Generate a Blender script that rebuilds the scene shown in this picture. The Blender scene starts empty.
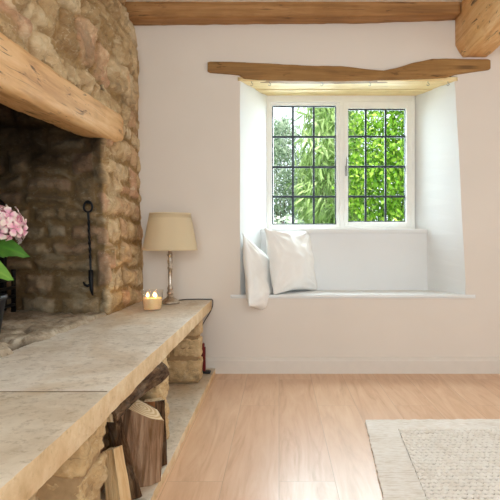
import bpy, bmesh, math, random
import numpy as np
from mathutils import Vector, Matrix, Euler

# ------------------------------------------------------------------ camera, world, lights
sc = bpy.context.scene
C = sc.collection
F = 550.0                      # focal length in pixels of the 500 px frame
EYE = 0.83
cam_d = bpy.data.cameras.new('camera')
cam_d.sensor_width = 36.0
cam_d.lens = 36.0 * F / 500.0
cam_d.shift_x = -0.058
cam_d.shift_y = -0.020
cam_d.clip_start = 0.05
cam = bpy.data.objects.new('camera', cam_d)
C.objects.link(cam)
cam.location = (0, 0, EYE)
cam.rotation_euler = (math.radians(90), 0, 0)
sc.camera = cam

world = bpy.data.worlds.new('sky'); sc.world = world
world.use_nodes = True
wn = world.node_tree.nodes; wl = world.node_tree.links
bgn = wn['Background']
bgn.inputs['Color'].default_value = (0.84, 0.93, 1.0, 1)
bgn.inputs['Strength'].default_value = 1.9

def light(name, kind, loc, rot, energy, color, **kw):
    d = bpy.data.lights.new(name, kind); d.energy = energy; d.color = color
    for k, v in kw.items(): setattr(d, k, v)
    o = bpy.data.objects.new(name, d); C.objects.link(o)
    o.location = loc; o.rotation_euler = rot
    return o
def aim(d): return Vector(d).to_track_quat('-Z', 'Y').to_euler()

light('sun', 'SUN', (2, -4, 8), aim((-0.35, 0.55, -0.95)), 5.5, (1.0, 0.95, 0.86), angle=math.radians(1.5))
# added fill lamps in invented wall openings, behind the camera and on the right
light('fill_behind_camera', 'AREA', (0.05, -1.70, 1.45), aim((0, 1, -0.08)), 60, (.755, .915, 1.0), shape='RECTANGLE', size=2.3, size_y=1.55)
light('fill_from_right', 'AREA', (2.84, 1.3, 1.35), aim((-1, 0.0, -0.08)), 2.5, (.755, .915, 1.0), shape='RECTANGLE', size=1.7, size_y=1.3)
# daylight through the casement window itself
light('daylight_casement', 'AREA', (0.45, 4.60, 1.95), aim((0, -1, -0.4)), 215, (0.74, 0.91, 1.0), shape='RECTANGLE', size=1.9, size_y=1.8)

sc.view_settings.view_transform = 'Standard'
sc.view_settings.look = 'None'
sc.view_settings.exposure = 0.01
sc.view_settings.gamma = 1.0
sc.view_settings.use_curve_mapping = False
sc.cycles.use_denoising = True
sc.cycles.max_bounces = 10
sc.cycles.diffuse_bounces = 6
sc.cycles.transparent_max_bounces = 16

WALL_Y = 3.43                   # inner face of the back wall
CEIL = 2.262

# ------------------------------------------------------------------ numpy noise
def _h(ix, iy, iz, seed):
    n = (ix.astype(np.int64) * 374761393 + iy.astype(np.int64) * 668265263 + iz.astype(np.int64) * 2147483647 + seed * 974634777) & 0x7fffffff
    n = (n ^ (n >> 13)) * 1274126177 & 0x7fffffff
    n = (n ^ (n >> 16)) * 60493 & 0x7fffffff
    n = n ^ (n >> 11)
    return (n & 0xffff) / 65535.0
def vnoise(x, y, z=None, seed=0):
    x = np.asarray(x, float); y = np.asarray(y, float)
    z = np.zeros_like(x) if z is None else np.asarray(z, float)
    ix, iy, iz = np.floor(x), np.floor(y), np.floor(z)
    fx, fy, fz = x - ix, y - iy, z - iz
    fx, fy, fz = [t * t * (3 - 2 * t) for t in (fx, fy, fz)]
    r = 0
    for dx in (0, 1):
        wx = fx if dx else 1 - fx
        for dy in (0, 1):
            wy = fy if dy else 1 - fy
            for dz in (0, 1):
                wz = fz if dz else 1 - fz
                r = r + wx * wy * wz * _h(ix + dx, iy + dy, iz + dz, seed)
    return r * 2 - 1
def fbm(x, y, z=None, seed=0, oct=4):
    z = np.zeros_like(np.asarray(x, float)) if z is None else z
    a, f, r = 1.0, 1.0, 0
    for k in range(oct):
        r = r + a * vnoise(x * f, y * f, z * f, seed + k * 17); a *= .5; f *= 2.03
    return r
def sstep(a, b, x):
    t = np.clip((x - a) / (b - a), 0, 1); return t * t * (3 - 2 * t)

# ------------------------------------------------------------------ objects
def link(o, parent=None):
    C.objects.link(o)
    if parent is not None: o.parent = parent
    return o
def tag(o, label=None, cat=None, group=None, kind=None):
    if label: o['label'] = label
    if cat: o['category'] = cat
    if group: o['group'] = group
    if kind: o['kind'] = kind
    return o
def empty(name, loc=(0, 0, 0), rot=(0, 0, 0)):
    o = bpy.data.objects.new(name, None); o.empty_display_size = .05
    o.location = loc; o.rotation_euler = rot
    return link(o)
def mesh_obj(name, V, Fc, mats, parent=None, smooth=True, attrs=None, mi=None):
    me = bpy.data.meshes.new(name)
    me.from_pydata([tuple(v) for v in np.asarray(V, float).tolist()], [], Fc if isinstance(Fc, list) else Fc.tolist())
    for m in (mats if isinstance(mats, (list, tuple)) else [mats]): me.materials.append(m)
    if attrs:
        for k, a in attrs.items():
            at = me.attributes.new(k, 'FLOAT', 'POINT')
            at.data.foreach_set('value', np.asarray(a, np.float32).ravel())
    if mi is not None: me.polygons.foreach_set('material_index', np.asarray(mi, np.int32))
    if smooth: me.polygons.foreach_set('use_smooth', np.ones(len(me.polygons), bool))
    me.update()
    return link(bpy.data.objects.new(name, me), parent)
def bm_obj(name, bm, mats, parent=None, smooth=False):
    bmesh.ops.recalc_face_normals(bm, faces=bm.faces)
    me = bpy.data.meshes.new(name); bm.to_mesh(me); bm.free()
    for m in (mats if isinstance(mats, (list, tuple)) else [mats]): me.materials.append(m)
    if smooth: me.polygons.foreach_set('use_smooth', np.ones(len(me.polygons), bool))
    return link(bpy.data.objects.new(name, me), parent)
def grid_faces(nu, nv, off=0, flip=False):
    i = np.arange(nu - 1)[:, None]; j = np.arange(nv - 1)[None, :]
    a = (i * nv + j).ravel() + off
    f = np.stack([a, a + nv, a + nv + 1, a + 1], 1)
    return f[:, ::-1] if flip else f
def add_box(bm, lo, hi, bev=0.0, seg=2):
    r = bmesh.ops.create_cube(bm, size=1)
    vs = r['verts']
    for v in vs:
        v.co = Vector([(lo[k] + hi[k]) / 2 + v.co[k] * (hi[k] - lo[k]) for k in range(3)])
    if bev:
        es = list({e for v in vs for e in v.link_edges})
        bmesh.ops.bevel(bm, geom=es, offset=bev, segments=seg, profile=.5, affect='EDGES')
def box(name, lo, hi, m, parent=None, bev=0.0, smooth=False):
    bm = bmesh.new(); add_box(bm, lo, hi, bev)
    return bm_obj(name, bm, m, parent, smooth)
def add_tube(bm, pts, rad, seg=10, caps=True):
    pts = [Vector(p) for p in pts]; n = len(pts)
    rad = rad if isinstance(rad, (list, tuple)) else [rad] * n
    rings = []; up = None
    for i, p in enumerate(pts):
        t = (pts[min(i + 1, n - 1)] - pts[max(i - 1, 0)]).normalized()
        if up is None:
            up = Vector((0, 0, 1)) if abs(t.z) < .9 else Vector((1, 0, 0))
        a = t.cross(up).normalized(); b = a.cross(t).normalized(); up = b
        rings.append([bm.verts.new(p + (a * math.cos(2 * math.pi * k / seg) + b * math.sin(2 * math.pi * k / seg)) * rad[i]) for k in range(seg)])
    for r0, r1 in zip(rings, rings[1:]):
        for k in range(seg): bm.faces.new((r0[k], r0[(k + 1) % seg], r1[(k + 1) % seg], r1[k]))
    if caps:
        bm.faces.new(rings[0][::-1]); bm.faces.new(rings[-1])
def tube(name, pts, rad, m, parent=None, seg=10):
    bm = bmesh.new(); add_tube(bm, pts, rad, seg); return bm_obj(name, bm, m, parent, True)
def lathe(name, prof, m, parent=None, seg=40, loc=(0, 0, 0), close=False):
    V = []; Fc = []; n = len(prof)
    for k in range(seg):
        a = 2 * math.pi * k / seg
        for r, z in prof: V.append((loc[0] + r * math.cos(a), loc[1] + r * math.sin(a), loc[2] + z))
    for k in range(seg):
        k2 = (k + 1) % seg
        for i in range(n - 1 if not close else n):
            i2 = (i + 1) % n
            Fc.append((k * n + i, k2 * n + i, k2 * n + i2, k * n + i2))
    o = mesh_obj(name, V, Fc, m, parent)
    bm = bmesh.new(); bm.from_mesh(o.data); bmesh.ops.remove_doubles(bm, verts=bm.verts, dist=1e-5)
    bmesh.ops.recalc_face_normals(bm, faces=bm.faces); bm.to_mesh(o.data); bm.free()
    o.data.polygons.foreach_set('use_smooth', np.ones(len(o.data.polygons), bool))
    return o

# ------------------------------------------------------------------ materials
def lin(h):
    h = h.lstrip('#'); r = []
    for i in (0, 2, 4):
        c = int(h[i:i + 2], 16) / 255
        r.append(c / 12.92 if c <= .04045 else ((c + .055) / 1.055) ** 2.4)
    return (*r, 1)
class G:
    def __init__(s, name, rough=.6, spec=.4, metal=0.0):
        s.m = bpy.data.materials.new(name); s.m.use_nodes = True
        s.t = s.m.node_tree; s.n = s.t.nodes; s.b = s.n['Principled BSDF']; s.out = s.n['Material Output']
        s.b.inputs['Roughness'].default_value = rough
        s.b.inputs['Specular IOR Level'].default_value = spec
        s.b.inputs['Metallic'].default_value = metal
    def new(s, t, **kw):
        x = s.n.new(t)
        for k, v in kw.items(): setattr(x, k, v)
        return x
    def put(s, sock, v):
        if isinstance(v, bpy.types.NodeSocket): s.t.links.new(v, sock)
        else: sock.default_value = v
    def obj(s, scale=(1, 1, 1), loc=(0, 0, 0), rot=(0, 0, 0)):
        tc = s.new('ShaderNodeTexCoord'); mp = s.new('ShaderNodeMapping')
        s.t.links.new(tc.outputs['Object'], mp.inputs['Vector'])
        mp.inputs['Scale'].default_value = scale; mp.inputs['Location'].default_value = loc; mp.inputs['Rotation'].default_value = rot
        return mp.outputs[0]
    def noise(s, vec, scale, detail=4, rough=.55, dist=0):
        x = s.new('ShaderNodeTexNoise'); s.put(x.inputs['Vector'], vec)
        x.inputs['Scale'].default_value = scale; x.inputs['Detail'].default_value = detail
        x.inputs['Roughness'].default_value = rough; x.inputs['Distortion'].default_value = dist
        return x.outputs['Fac']
    def voro(s, vec, scale, feature='F1', out='Distance'):
        x = s.new('ShaderNodeTexVoronoi', feature=feature); s.put(x.inputs['Vector'], vec); x.inputs['Scale'].default_value = scale
        return x.outputs[out]
    def ramp(s, fac, stops):
        x = s.new('ShaderNodeValToRGB'); s.put(x.inputs['Fac'], fac); e = x.color_ramp.elements
        while len(e) > 2: e.remove(e[-1])
        for i, (p, c) in enumerate(stops):
            el = e[i] if i < 2 else e.new(p)
            el.position = p; el.color = lin(c) if isinstance(c, str) else (c, c, c, 1) if isinstance(c, (int, float)) else c
        return x.outputs['Color']
    def mix(s, fac, a, b, mode='MIX'):
        x = s.new('ShaderNodeMix', data_type='RGBA', blend_type=mode)
        s.put(x.inputs['Factor'], fac)
        s.put(x.inputs['A'], lin(a) if isinstance(a, str) else a); s.put(x.inputs['B'], lin(b) if isinstance(b, str) else b)
        return x.outputs['Result']
    def math(s, op, a, b=0.0):
        x = s.new('ShaderNodeMath', operation=op); s.put(x.inputs[0], a); s.put(x.inputs[1], b); return x.outputs[0]
    def attr(s, name):
        x = s.new('ShaderNodeAttribute'); x.attribute_name = name; return x.outputs['Fac']
    def col(s, c): s.put(s.b.inputs['Base Color'], lin(c) if isinstance(c, str) else c); return s
    def rough(s, v): s.put(s.b.inputs['Roughness'], v); return s
    def bump(s, h, strength=.3, dist=.01):
        x = s.new('ShaderNodeBump'); s.put(x.inputs['Height'], h)
        x.inputs['Strength'].default_value = strength; x.inputs['Distance'].default_value = dist
        s.t.links.new(x.outputs[0], s.b.inputs['Normal']); return s

def plain(name, c, rough=.6, spec=.4, metal=0.0, var=.06, scale=20, bump=.0):
    g = G(name, rough, spec, metal)
    n = g.noise(g.obj(), scale, 4)
    d = [max(0, v * (1 - var)) for v in lin(c)[:3]]; u = [min(1, v * (1 + var)) for v in lin(c)[:3]]
    g.col(g.ramp(n, [(.3, (*d, 1)), (.7, (*u, 1))]))
    if bump: g.bump(n, bump, .004)
    return g.m

def m_plaster(name, c):
    g = G(name, .85, .2)
    v = g.obj()
    n1 = g.noise(v, 1.3, 3); n2 = g.noise(v, 9, 5)
    a = lin(c)
    lo = (*[x * .965 for x in a[:3]], 1); hi = (*[min(1, x * 1.02) for x in a[:3]], 1)
    g.col(g.ramp(n1, [(.35, lo), (.65, hi)]))
    g.bump(g.math('ADD', n1, g.math('MULTIPLY', n2, .12)), .22, .03)
    return g.m

def m_wood(name, axis, dark, mid, light_, rough=.62, grain=26, pits=.5, crack=True, bump=.35):
    """old timber with the grain along axis"""
    g = G(name, rough, .3)
    sc_ = [1, 1, 1]; sc_[axis] = .06
    sv = [1, 1, 1]; sv[axis] = .16
    v = g.obj(tuple(sc_)); v2 = g.obj(tuple(sv)); v0 = g.obj()
    wob = g.noise(v0, 3.0, 2)
    n1 = g.noise(v, grain, 5, .6, 1.2)
    n2 = g.noise(v, grain * 4.5, 3, .6)
    n3 = g.noise(v0, 2.3, 4, .6, .4)
    f = g.math('ADD', g.math('MULTIPLY', n1, .55), g.math('ADD', g.math('MULTIPLY', n3, .35), g.math('MULTIPLY', n2, .12)))
    col = g.ramp(f, [(.32, dark), (.5, mid), (.68, light_)])
    vor = g.voro(v2, 9.0)
    knot = g.ramp(g.math('ADD', vor, g.math('MULTIPLY', g.math('SUBTRACT', n1, .5), .25)), [(.05, 1.0), (.13, 0.0)])
    patch = g.ramp(g.noise(v0, 3.1, 2), [(.46, 0.0), (.58, 1.0)])
    pit = g.math('MULTIPLY', g.ramp(g.noise(v2, 34, 3, .7, .8), [(.585, 0.0), (.66, 1.0)]), patch)
    if crack:
        ck = g.ramp(g.noise(g.obj(tuple([s * (1 if i != axis else .35) for i, s in enumerate(sc_)])), 15, 2, .5), [(.488, 0.0), (.5, 1.0), (.512, 0.0)])
        ck = g.math('MULTIPLY', ck, g.ramp(g.noise(v0, 4.3, 2), [(.56, 0.0), (.63, 1.0)]))
    else: ck = 0.0
    dk = '#2c1a0e'
    col = g.mix(g.math('MULTIPLY', knot, .55), col, dk)
    col = g.mix(g.math('MULTIPLY', pit, pits), col, dk)
    if crack: col = g.mix(g.math('MULTIPLY', ck, .6), col, dk)
    g.col(col)
    h = g.math('SUBTRACT', g.math('ADD', n1, g.math('MULTIPLY', n2, .5)), g.math('MULTIPLY', pit, 1.2))
    g.bump(h, bump, .006)
    return g.m

M = {}
M['wall'] = m_plaster('warm_white_plaster', '#e2d8cd')
M['white'] = m_plaster('bright_white_paint', '#e6e6e5')
M['ceil'] = m_plaster('ceiling_white', '#e9e4dc')
M['frame'] = plain('cream_window_paint', '#eceae4', .45, .4, var=.02)
M['lead'] = plain('lead_came', '#2b3138', .5, .5, .3)
M['pewter'] = plain('pewter_handle', '#8b8780', .35, .5, .9)
M['mantel'] = m_wood('mantel_oak', 1, '#b1834f', '#d9ac76', '#e8c493', pits=.75)
M['ridge'] = m_wood('main_beam_oak', 1, '#b07c49', '#d9a76e', '#ecca96', pits=.85)
M['cross'] = m_wood('cross_beam_oak', 0, '#79542f', '#a27546', '#c19463', pits=.7)
M['lintel'] = m_wood('lintel_oak', 0, '#73522e', '#98703f', '#af8652', pits=.6)
M['soffit'] = m_wood('soffit_pine', 0, '#d6b47c', '#ebd09a', '#f5e2b4', pits=.25, crack=True)

def m_stone(name, ramp, mortar, soot=False, pitscale=60):
    g = G(name, .9, .15)
    v = g.obj()
    t = g.attr('tone'); mo = g.attr('mortar')
    n1 = g.noise(v, 14, 6, .65); n2 = g.noise(v, pitscale, 5, .7); n3 = g.noise(v, 4, 3)
    base = g.ramp(g.math('ADD', t, g.math('MULTIPLY', g.math('SUBTRACT', n3, .5), .5)), ramp)
    base = g.mix(g.ramp(n1, [(.35, 0.0), (.7, .55)]), base, '#8a6c48')
    base = g.mix(g.ramp(n2, [(.55, 0.0), (.75, .45)]), base, '#ecdcbc')
    base = g.mix(g.ramp(g.noise(v, 7.7, 4, .7), [(.58, 0.0), (.70, .55)]), base, '#5b4a37')
    col = g.mix(mo, base, g.mix(g.ramp(n2, [(.4, 0.0), (.65, 1.0)]), mortar, '#8f7350'))
    n4 = g.noise(g.obj((1, .8, 1.7)), 27, 6, .75, 1.0)
    col = g.mix(g.ramp(n4, [(.56, 0.0), (.66, .45)]), col, '#55432f')
    col = g.mix(g.ramp(n4, [(.34, .4), (.43, 0.0)]), col, '#efe0c2')
    n5 = g.noise(g.obj((1, .6, 1.2)), 5, 4, .6, .8)
    col = g.mix(g.ramp(n5, [(.56, 0.0), (.66, .45)]), col, '#7a6c58'); col = g.mix(g.ramp(n5, [(.33, .45), (.42, 0.0)]), col, '#e6d5b3')
    if soot:
        s = g.attr('soot')
        dirt = g.math('MULTIPLY', s, g.ramp(g.noise(v, 6, 5, .6), [(.25, 1.0), (.8, .72)]))
        col = g.mix(dirt, col, g.mix(t, '#1d1610', '#3a2d20'))
    g.col(col)
    g.bump(g.math('ADD', n1, g.math('MULTIPLY', n2, .7)), .55, .012)
    return g.m
M['rubble'] = m_stone('rubble_stone', [(0, '#a08460'), (.25, '#c7ab82'), (.5, '#dcc49d'), (.7, '#cda283'), (.85, '#d8bd95'), (1, '#e9dabb')], '#a48558', soot=True)
M['pier'] = m_stone('dressed_stone', [(0, '#c6a577'), (.5, '#d8bb8d'), (1, '#e2c9a2')], '#b39872')

def m_flag(name, stops, stain):
    g = G(name, .7, .3)
    v = g.obj()
    n1 = g.noise(v, 5, 6, .62, .5); n2 = g.noise(v, 45, 5, .7); n3 = g.noise(g.obj((1, .35, 1)), 3.1, 4, .6, 1)
    c = g.ramp(n1, list(zip((.3, .5, .72), stops)))
    c = g.mix(g.ramp(n3, [(.48, 0.0), (.66, .7)]), c, stain)
    c = g.mix(g.ramp(n2, [(.52, 0.0), (.66, .5)]), c, '#8d7a62')
    c = g.mix(g.ramp(g.noise(v, 17, 6, .75, .8), [(.50, 0.0), (.66, .22)]), c, '#a48b6c')
    c = g.mix(g.ramp(g.noise(v, 2.2, 4, .6), [(.45, 0.0), (.62, .35)]), c, '#b79c78')
    g.col(c).bump(g.math('ADD', n1, g.math('MULTIPLY', n2, .5)), .5, .009)
    return g.m
M['flag'] = m_flag('hearth_flagstone', ('#d6cab9', '#e6dccd', '#efe7da'), '#d2b894')
M['flagnear'] = m_flag('hearth_flagstone_browner', ('#c5b7a3', '#d6c9b5', '#e2d7c5'), '#c4a985')
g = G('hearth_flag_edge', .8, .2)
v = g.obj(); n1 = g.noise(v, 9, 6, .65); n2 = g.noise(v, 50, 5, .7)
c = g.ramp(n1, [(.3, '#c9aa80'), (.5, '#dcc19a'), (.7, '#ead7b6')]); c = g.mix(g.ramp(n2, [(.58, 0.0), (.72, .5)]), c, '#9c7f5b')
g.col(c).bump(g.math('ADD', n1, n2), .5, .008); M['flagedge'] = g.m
g = G('floor_oak_planks', .36, .6)
v = g.obj((1, 1, 1), (0, 0, 0), (0, 0, math.radians(90)))
br = g.new('ShaderNodeTexBrick'); g.put(br.inputs['Vector'], v)
br.offset = .37; br.offset_frequency = 2
br.inputs['Color1'].default_value = (0, 0, 0, 1); br.inputs['Color2'].default_value = (1, 1, 1, 1); br.inputs['Mortar'].default_value = (.5, .5, .5, 1)
br.inputs['Scale'].default_value = 1; br.inputs['Mortar Size'].default_value = .0012; br.inputs['Mortar Smooth'].default_value = .2
br.inputs['Brick Width'].default_value = 1.38; br.inputs['Row Height'].default_value = .193
pv = g.new('ShaderNodeVectorMath', operation='ADD'); g.put(pv.inputs[0], g.obj((1, .09, 1)))
cm = g.new('ShaderNodeVectorMath', operation='SCALE'); g.put(cm.inputs[0], br.outputs['Color']); cm.inputs['Scale'].default_value = 7.3
g.put(pv.inputs[1], cm.outputs[0])
n1 = g.noise(pv.outputs[0], 17, 5, .62, 1.6); n2 = g.noise(pv.outputs[0], 90, 3, .6)
c = g.ramp(g.math('ADD', g.math('MULTIPLY', n1, .8), g.math('MULTIPLY', n2, .2)), [(.3, '#c79a73'), (.48, '#dbb08b'), (.7, '#e6c2a0')])
c = g.mix(.13, c, g.mix(br.outputs['Color'], '#b5845c', '#e2c3a4'))
c = g.mix(g.math('MULTIPLY', br.outputs['Fac'], .35), c, '#6d4c33')
g.col(c).rough(g.ramp(n1, [(.3, .40), (.7, .30)]))
g.bump(g.math('SUBTRACT', g.math('MULTIPLY', n2, .3), br.outputs['Fac']), .12, .003)
g.b.inputs['Coat Weight'].default_value = .12; g.b.inputs['Coat Roughness'].default_value = .22
M['floor'] = g.m
M['skirt'] = plain('skirting_paint', '#ded5ca', .5, .35, var=.02)
M['iron'] = plain('black_iron', '#17171a', .5, .4, .5, bump=.3, scale=60)
M['soot'] = plain('sooty_stone', '#1b1611', .95, .1, var=.3, scale=9, bump=.5)
def m_cloth(name, c, sheen=.2, weave=900):
    g = G(name, .92, .12); v = g.obj()
    w = g.noise(v, weave / 4, 2); n = g.noise(v, 6, 3)
    a = lin(c); g.col(g.ramp(n, [(.3, (*[x * .95 for x in a[:3]], 1)), (.7, a)]))
    g.bump(w, .12, .002); g.b.inputs['Sheen Weight'].default_value = sheen
    return g.m
M['cushion'] = m_cloth('white_cotton', '#f6f4f0')
M['shade'] = m_cloth('cream_lampshade', '#efe0c0', .1)
_g = M['shade'].node_tree
tr = _g.nodes.new('ShaderNodeBsdfTranslucent'); tr.inputs[0].default_value = lin('#f2e2bf')
mx = _g.nodes.new('ShaderNodeMixShader'); mx.inputs[0].default_value = .35
_g.links.new(_g.nodes['Principled BSDF'].outputs[0], mx.inputs[1]); _g.links.new(tr.outputs[0], mx.inputs[2]); _g.links.new(mx.outputs[0], _g.nodes['Material Output'].inputs[0])
g = G('antiqued_silver', .32, .5, .85); v = g.obj(); n = g.noise(v, 40, 4)
g.col(g.ramp(n, [(.35, '#9a8c7c'), (.55, '#c8bcae'), (.75, '#e2dacf')])).rough(g.ramp(n, [(.3, .5), (.7, .25)])); M['silver'] = g.m
M['flex'] = plain('black_flex', '#141316', .5)
def m_glass(name, tint, gloss=.08):
    m = bpy.data.materials.new(name); m.use_nodes = True; t = m.node_tree; t.nodes.clear()
    o = t.nodes.new('ShaderNodeOutputMaterial'); a = t.nodes.new('ShaderNodeBsdfTransparent'); b = t.nodes.new('ShaderNodeBsdfGlossy')
    a.inputs[0].default_value = tint; b.inputs['Roughness'].default_value = .03
    lw = t.nodes.new('ShaderNodeLayerWeight'); lw.inputs['Blend'].default_value = .3
    ml = t.nodes.new('ShaderNodeMath'); ml.operation = 'MULTIPLY'; t.links.new(lw.outputs['Facing'], ml.inputs[0]); ml.inputs[1].default_value = gloss
    x = t.nodes.new('ShaderNodeMixShader'); t.links.new(ml.outputs[0], x.inputs[0])
    t.links.new(a.outputs[0], x.inputs[1]); t.links.new(b.outputs[0], x.inputs[2]); t.links.new(x.outputs[0], o.inputs[0])
    return m
M['glass'] = m_glass('window_glass', (.985, .99, .985, 1), .04)
M['candleglass'] = m_glass('candle_glass', (.985, .98, .97, 1), .5)
g = G('candle_wax', .5, .4); g.col(g.ramp(g.noise(g.obj(), 30, 3), [(.3, '#eadfb4'), (.7, '#f3ebc9')]))
g.b.inputs['Subsurface Weight'].default_value = .6; g.b.inputs['Subsurface Radius'].default_value = (.03, .018, .008); _t = g.new('ShaderNodeBsdfTranslucent'); _t.inputs[0].default_value = lin('#ffdcae'); _x = g.new('ShaderNodeMixShader'); _x.inputs[0].default_value = .22
g.t.links.new(g.b.outputs[0], _x.inputs[1]); g.t.links.new(_t.outputs[0], _x.inputs[2]); g.t.links.new(_x.outputs[0], g.out.inputs[0]); M['wax'] = g.m
g = G('flame', .5); g.col('#ffcc77'); g.b.inputs['Emission Color'].default_value = (1, .62, .2, 1); g.b.inputs['Emission Strength'].default_value = 14; M['flame'] = g.m
M['wick'] = plain('charred_wick', '#1c1512', .9)
M['red'] = plain('red_enamel', '#6f1618', .35, .5)
M['black'] = plain('black_rubber', '#151517', .6)

# ------------------------------------------------------------------ structure: floor, ceiling, far walls
def quad_sheet(name, pts, m, kind='structure'):
    o = mesh_obj(name, pts, [tuple(range(len(pts)))], m, smooth=False); o['kind'] = kind; return o
quad_sheet('floor', [(-1.9, -1.9, 0), (3.0, -1.9, 0), (3.0, WALL_Y + .02, 0), (-1.9, WALL_Y + .02, 0)], M['floor'])
quad_sheet('ceiling', [(-1.9, -1.9, CEIL), (-1.9, 4.1, CEIL), (3.0, 4.1, CEIL), (3.0, -1.9, CEIL)], M['ceil'])

def wall_with_hole(name, A, B, z0, z1, h0, h1, hz0, hz1, m):
    """upright wall from A to B with one opening h0..h1 along it"""
    A = Vector((*A, 0)); B = Vector((*B, 0)); L = (B - A).length; d = (B - A) / L
    P = lambda s, z: A + d * s + Vector((0, 0, z))
    V = [P(0, z0), P(L, z0), P(L, z1), P(0, z1), P(h0, hz0), P(h1, hz0), P(h1, hz1), P(h0, hz1)]
    o = mesh_obj(name, V, [(0, 1, 5, 4), (1, 2, 6, 5), (2, 3, 7, 6), (3, 0, 4, 7)], m, smooth=False)
    o['kind'] = 'structure'; return o
wall_with_hole('wall_front', (3.0, -1.8), (-1.9, -1.8), 0, CEIL, 1.75, 4.15, .05, 2.1, M['wall'])
wall_with_hole('wall_right', (2.9, WALL_Y), (2.9, -1.8), 0, CEIL, 1.25, 3.0, .65, 2.0, M['wall'])

# back wall with the splayed window recess
RL0, RR0T, RR0B = -.243, 1.098, 1.167
ZS, ZT = .489, 1.822
def reveal_l(y): return RL0 + (y - WALL_Y) * .386
def reveal_r(y, z):
    k = (z - ZS) / (ZT - ZS)
    x0 = RR0B + (RR0T - RR0B) * k
    return x0 + (y - WALL_Y) * ((.940 - x0) / (3.86 - WALL_Y) * .93 + .0)
bm = bmesh.new()
def vv(x, y, z): return bm.verts.new((x, y, z))
YB = 3.96
o4 = [vv(-1.9, WALL_Y, 0), vv(2.9, WALL_Y, 0), vv(2.9, WALL_Y, CEIL), vv(-1.9, WALL_Y, CEIL)]
# finely stepped reveals so that the slanted arris stays soft
NZ = 14
lf = []; rf = []; lb = []; rb = []
for i in range(NZ + 1):
    z = ZS - .02 + (ZT + .03 - ZS + .02) * i / NZ
    wob = .0012 * math.sin(i * .9)
    lf.append(vv(RL0 + wob * .6, WALL_Y, z)); rf.append(vv(reveal_r(WALL_Y, z) + wob, WALL_Y, z))
    lb.append(vv(reveal_l(YB), YB, z)); rb.append(vv(reveal_r(YB, z), YB, z))
fs = []
bm.faces.new((o4[0], o4[1], rf[0], lf[0]))
bm.faces.new([o4[1], o4[2], rf[-1]] + rf[-2::-1])
bm.faces.new((o4[2], o4[3], lf[-1], rf[-1]))
bm.faces.new([o4[3], o4[0]] + lf)
arr = []
for i in range(NZ):
    fs.append(bm.faces.new((lf[i], lf[i + 1], lb[i + 1], lb[i])))
    fs.append(bm.faces.new((rf[i], rb[i], rb[i + 1], rf[i + 1])))
fs.append(bm.faces.new((lf[0], lb[0], rb[0], rf[0])))
fs.append(bm.faces.new((lf[-1], rf[-1], rb[-1], lb[-1])))
for f in fs: f.material_index = 1
bm.edges.ensure_lookup_table()
ar = [bm.edges.get((a[i], a[i + 1])) for a in (lf, rf) for i in range(NZ)]
bmesh.ops.bevel(bm, geom=ar, offset=.012, segments=4, profile=.5, affect='EDGES')
wb = bm_obj('wall_back', bm, [M['wall'], M['white']]); wb['kind'] = 'structure'
# masonry under the window and outside skin (stops light leaking)
YP = 3.745
bm = bmesh.new(); add_box(bm, (reveal_l(YP) - .06, YP, ZS - .02), (reveal_r(YP, .7) + .06, YB, .885), .004)
o = bm_obj('wall_recess', bm, M['white']); o['kind'] = 'structure'
wall_with_hole('wall_outside', (-4.0, YB), (5.5, YB), -.3, 3.0, 3.92, 4.95, .89, 1.86, M['wall'])

# seat board of the window recess and the skirting
def prism_x(name, x0, x1, prof, m, parent=None, smooth=False):
    n = len(prof); V = [(x0, y, z) for y, z in prof] + [(x1, y, z) for y, z in prof]
    Fc = [tuple(range(n))[::-1], tuple(range(n, 2 * n))] + [(i, (i + 1) % n, n + (i + 1) % n, n + i) for i in range(n)]
    return mesh_obj(name, V, Fc, m, parent, smooth)
bm = bmesh.new()
pts = [(-.302, 3.412), (1.222, 3.412), (1.222, WALL_Y + .001), (reveal_r(WALL_Y, ZS), WALL_Y + .001), (reveal_r(YP, ZS) + .01, YP + .002), (reveal_l(YP) - .01, YP + .002), (RL0, WALL_Y + .001), (-.302, WALL_Y + .001)]
lo_ = [bm.verts.new((x, y, ZS - .022)) for x, y in pts]; hi_ = [bm.verts.new((x, y, ZS)) for x, y in pts]
bm.faces.new(lo_[::-1]); bm.faces.new(hi_)
for i in range(len(pts)): bm.faces.new((lo_[i], lo_[(i + 1) % 8], hi_[(i + 1) % 8], hi_[i]))
bm.edges.ensure_lookup_table()
bmesh.ops.bevel(bm, geom=[bm.edges.get((hi_[0], hi_[1])), bm.edges.get((lo_[0], lo_[1])), bm.edges.get((hi_[0], lo_[0])), bm.edges.get((hi_[1], lo_[1]))], offset=.008, segments=3, affect='EDGES')
o = bm_obj('trim_1', bm, M['white']); tag(o, 'white painted seat board with rounded nosing in the window recess', kind='structure')
o = prism_x('baseboard_back', -.84, 2.9, [(WALL_Y + .001, 0), (WALL_Y - .018, 0), (WALL_Y - .018, .078), (WALL_Y - .014, .084), (WALL_Y - .012, .094), (WALL_Y - .006, .1), (WALL_Y + .001, .102)], M['skirt'])
o['kind'] = 'structure'

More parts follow.
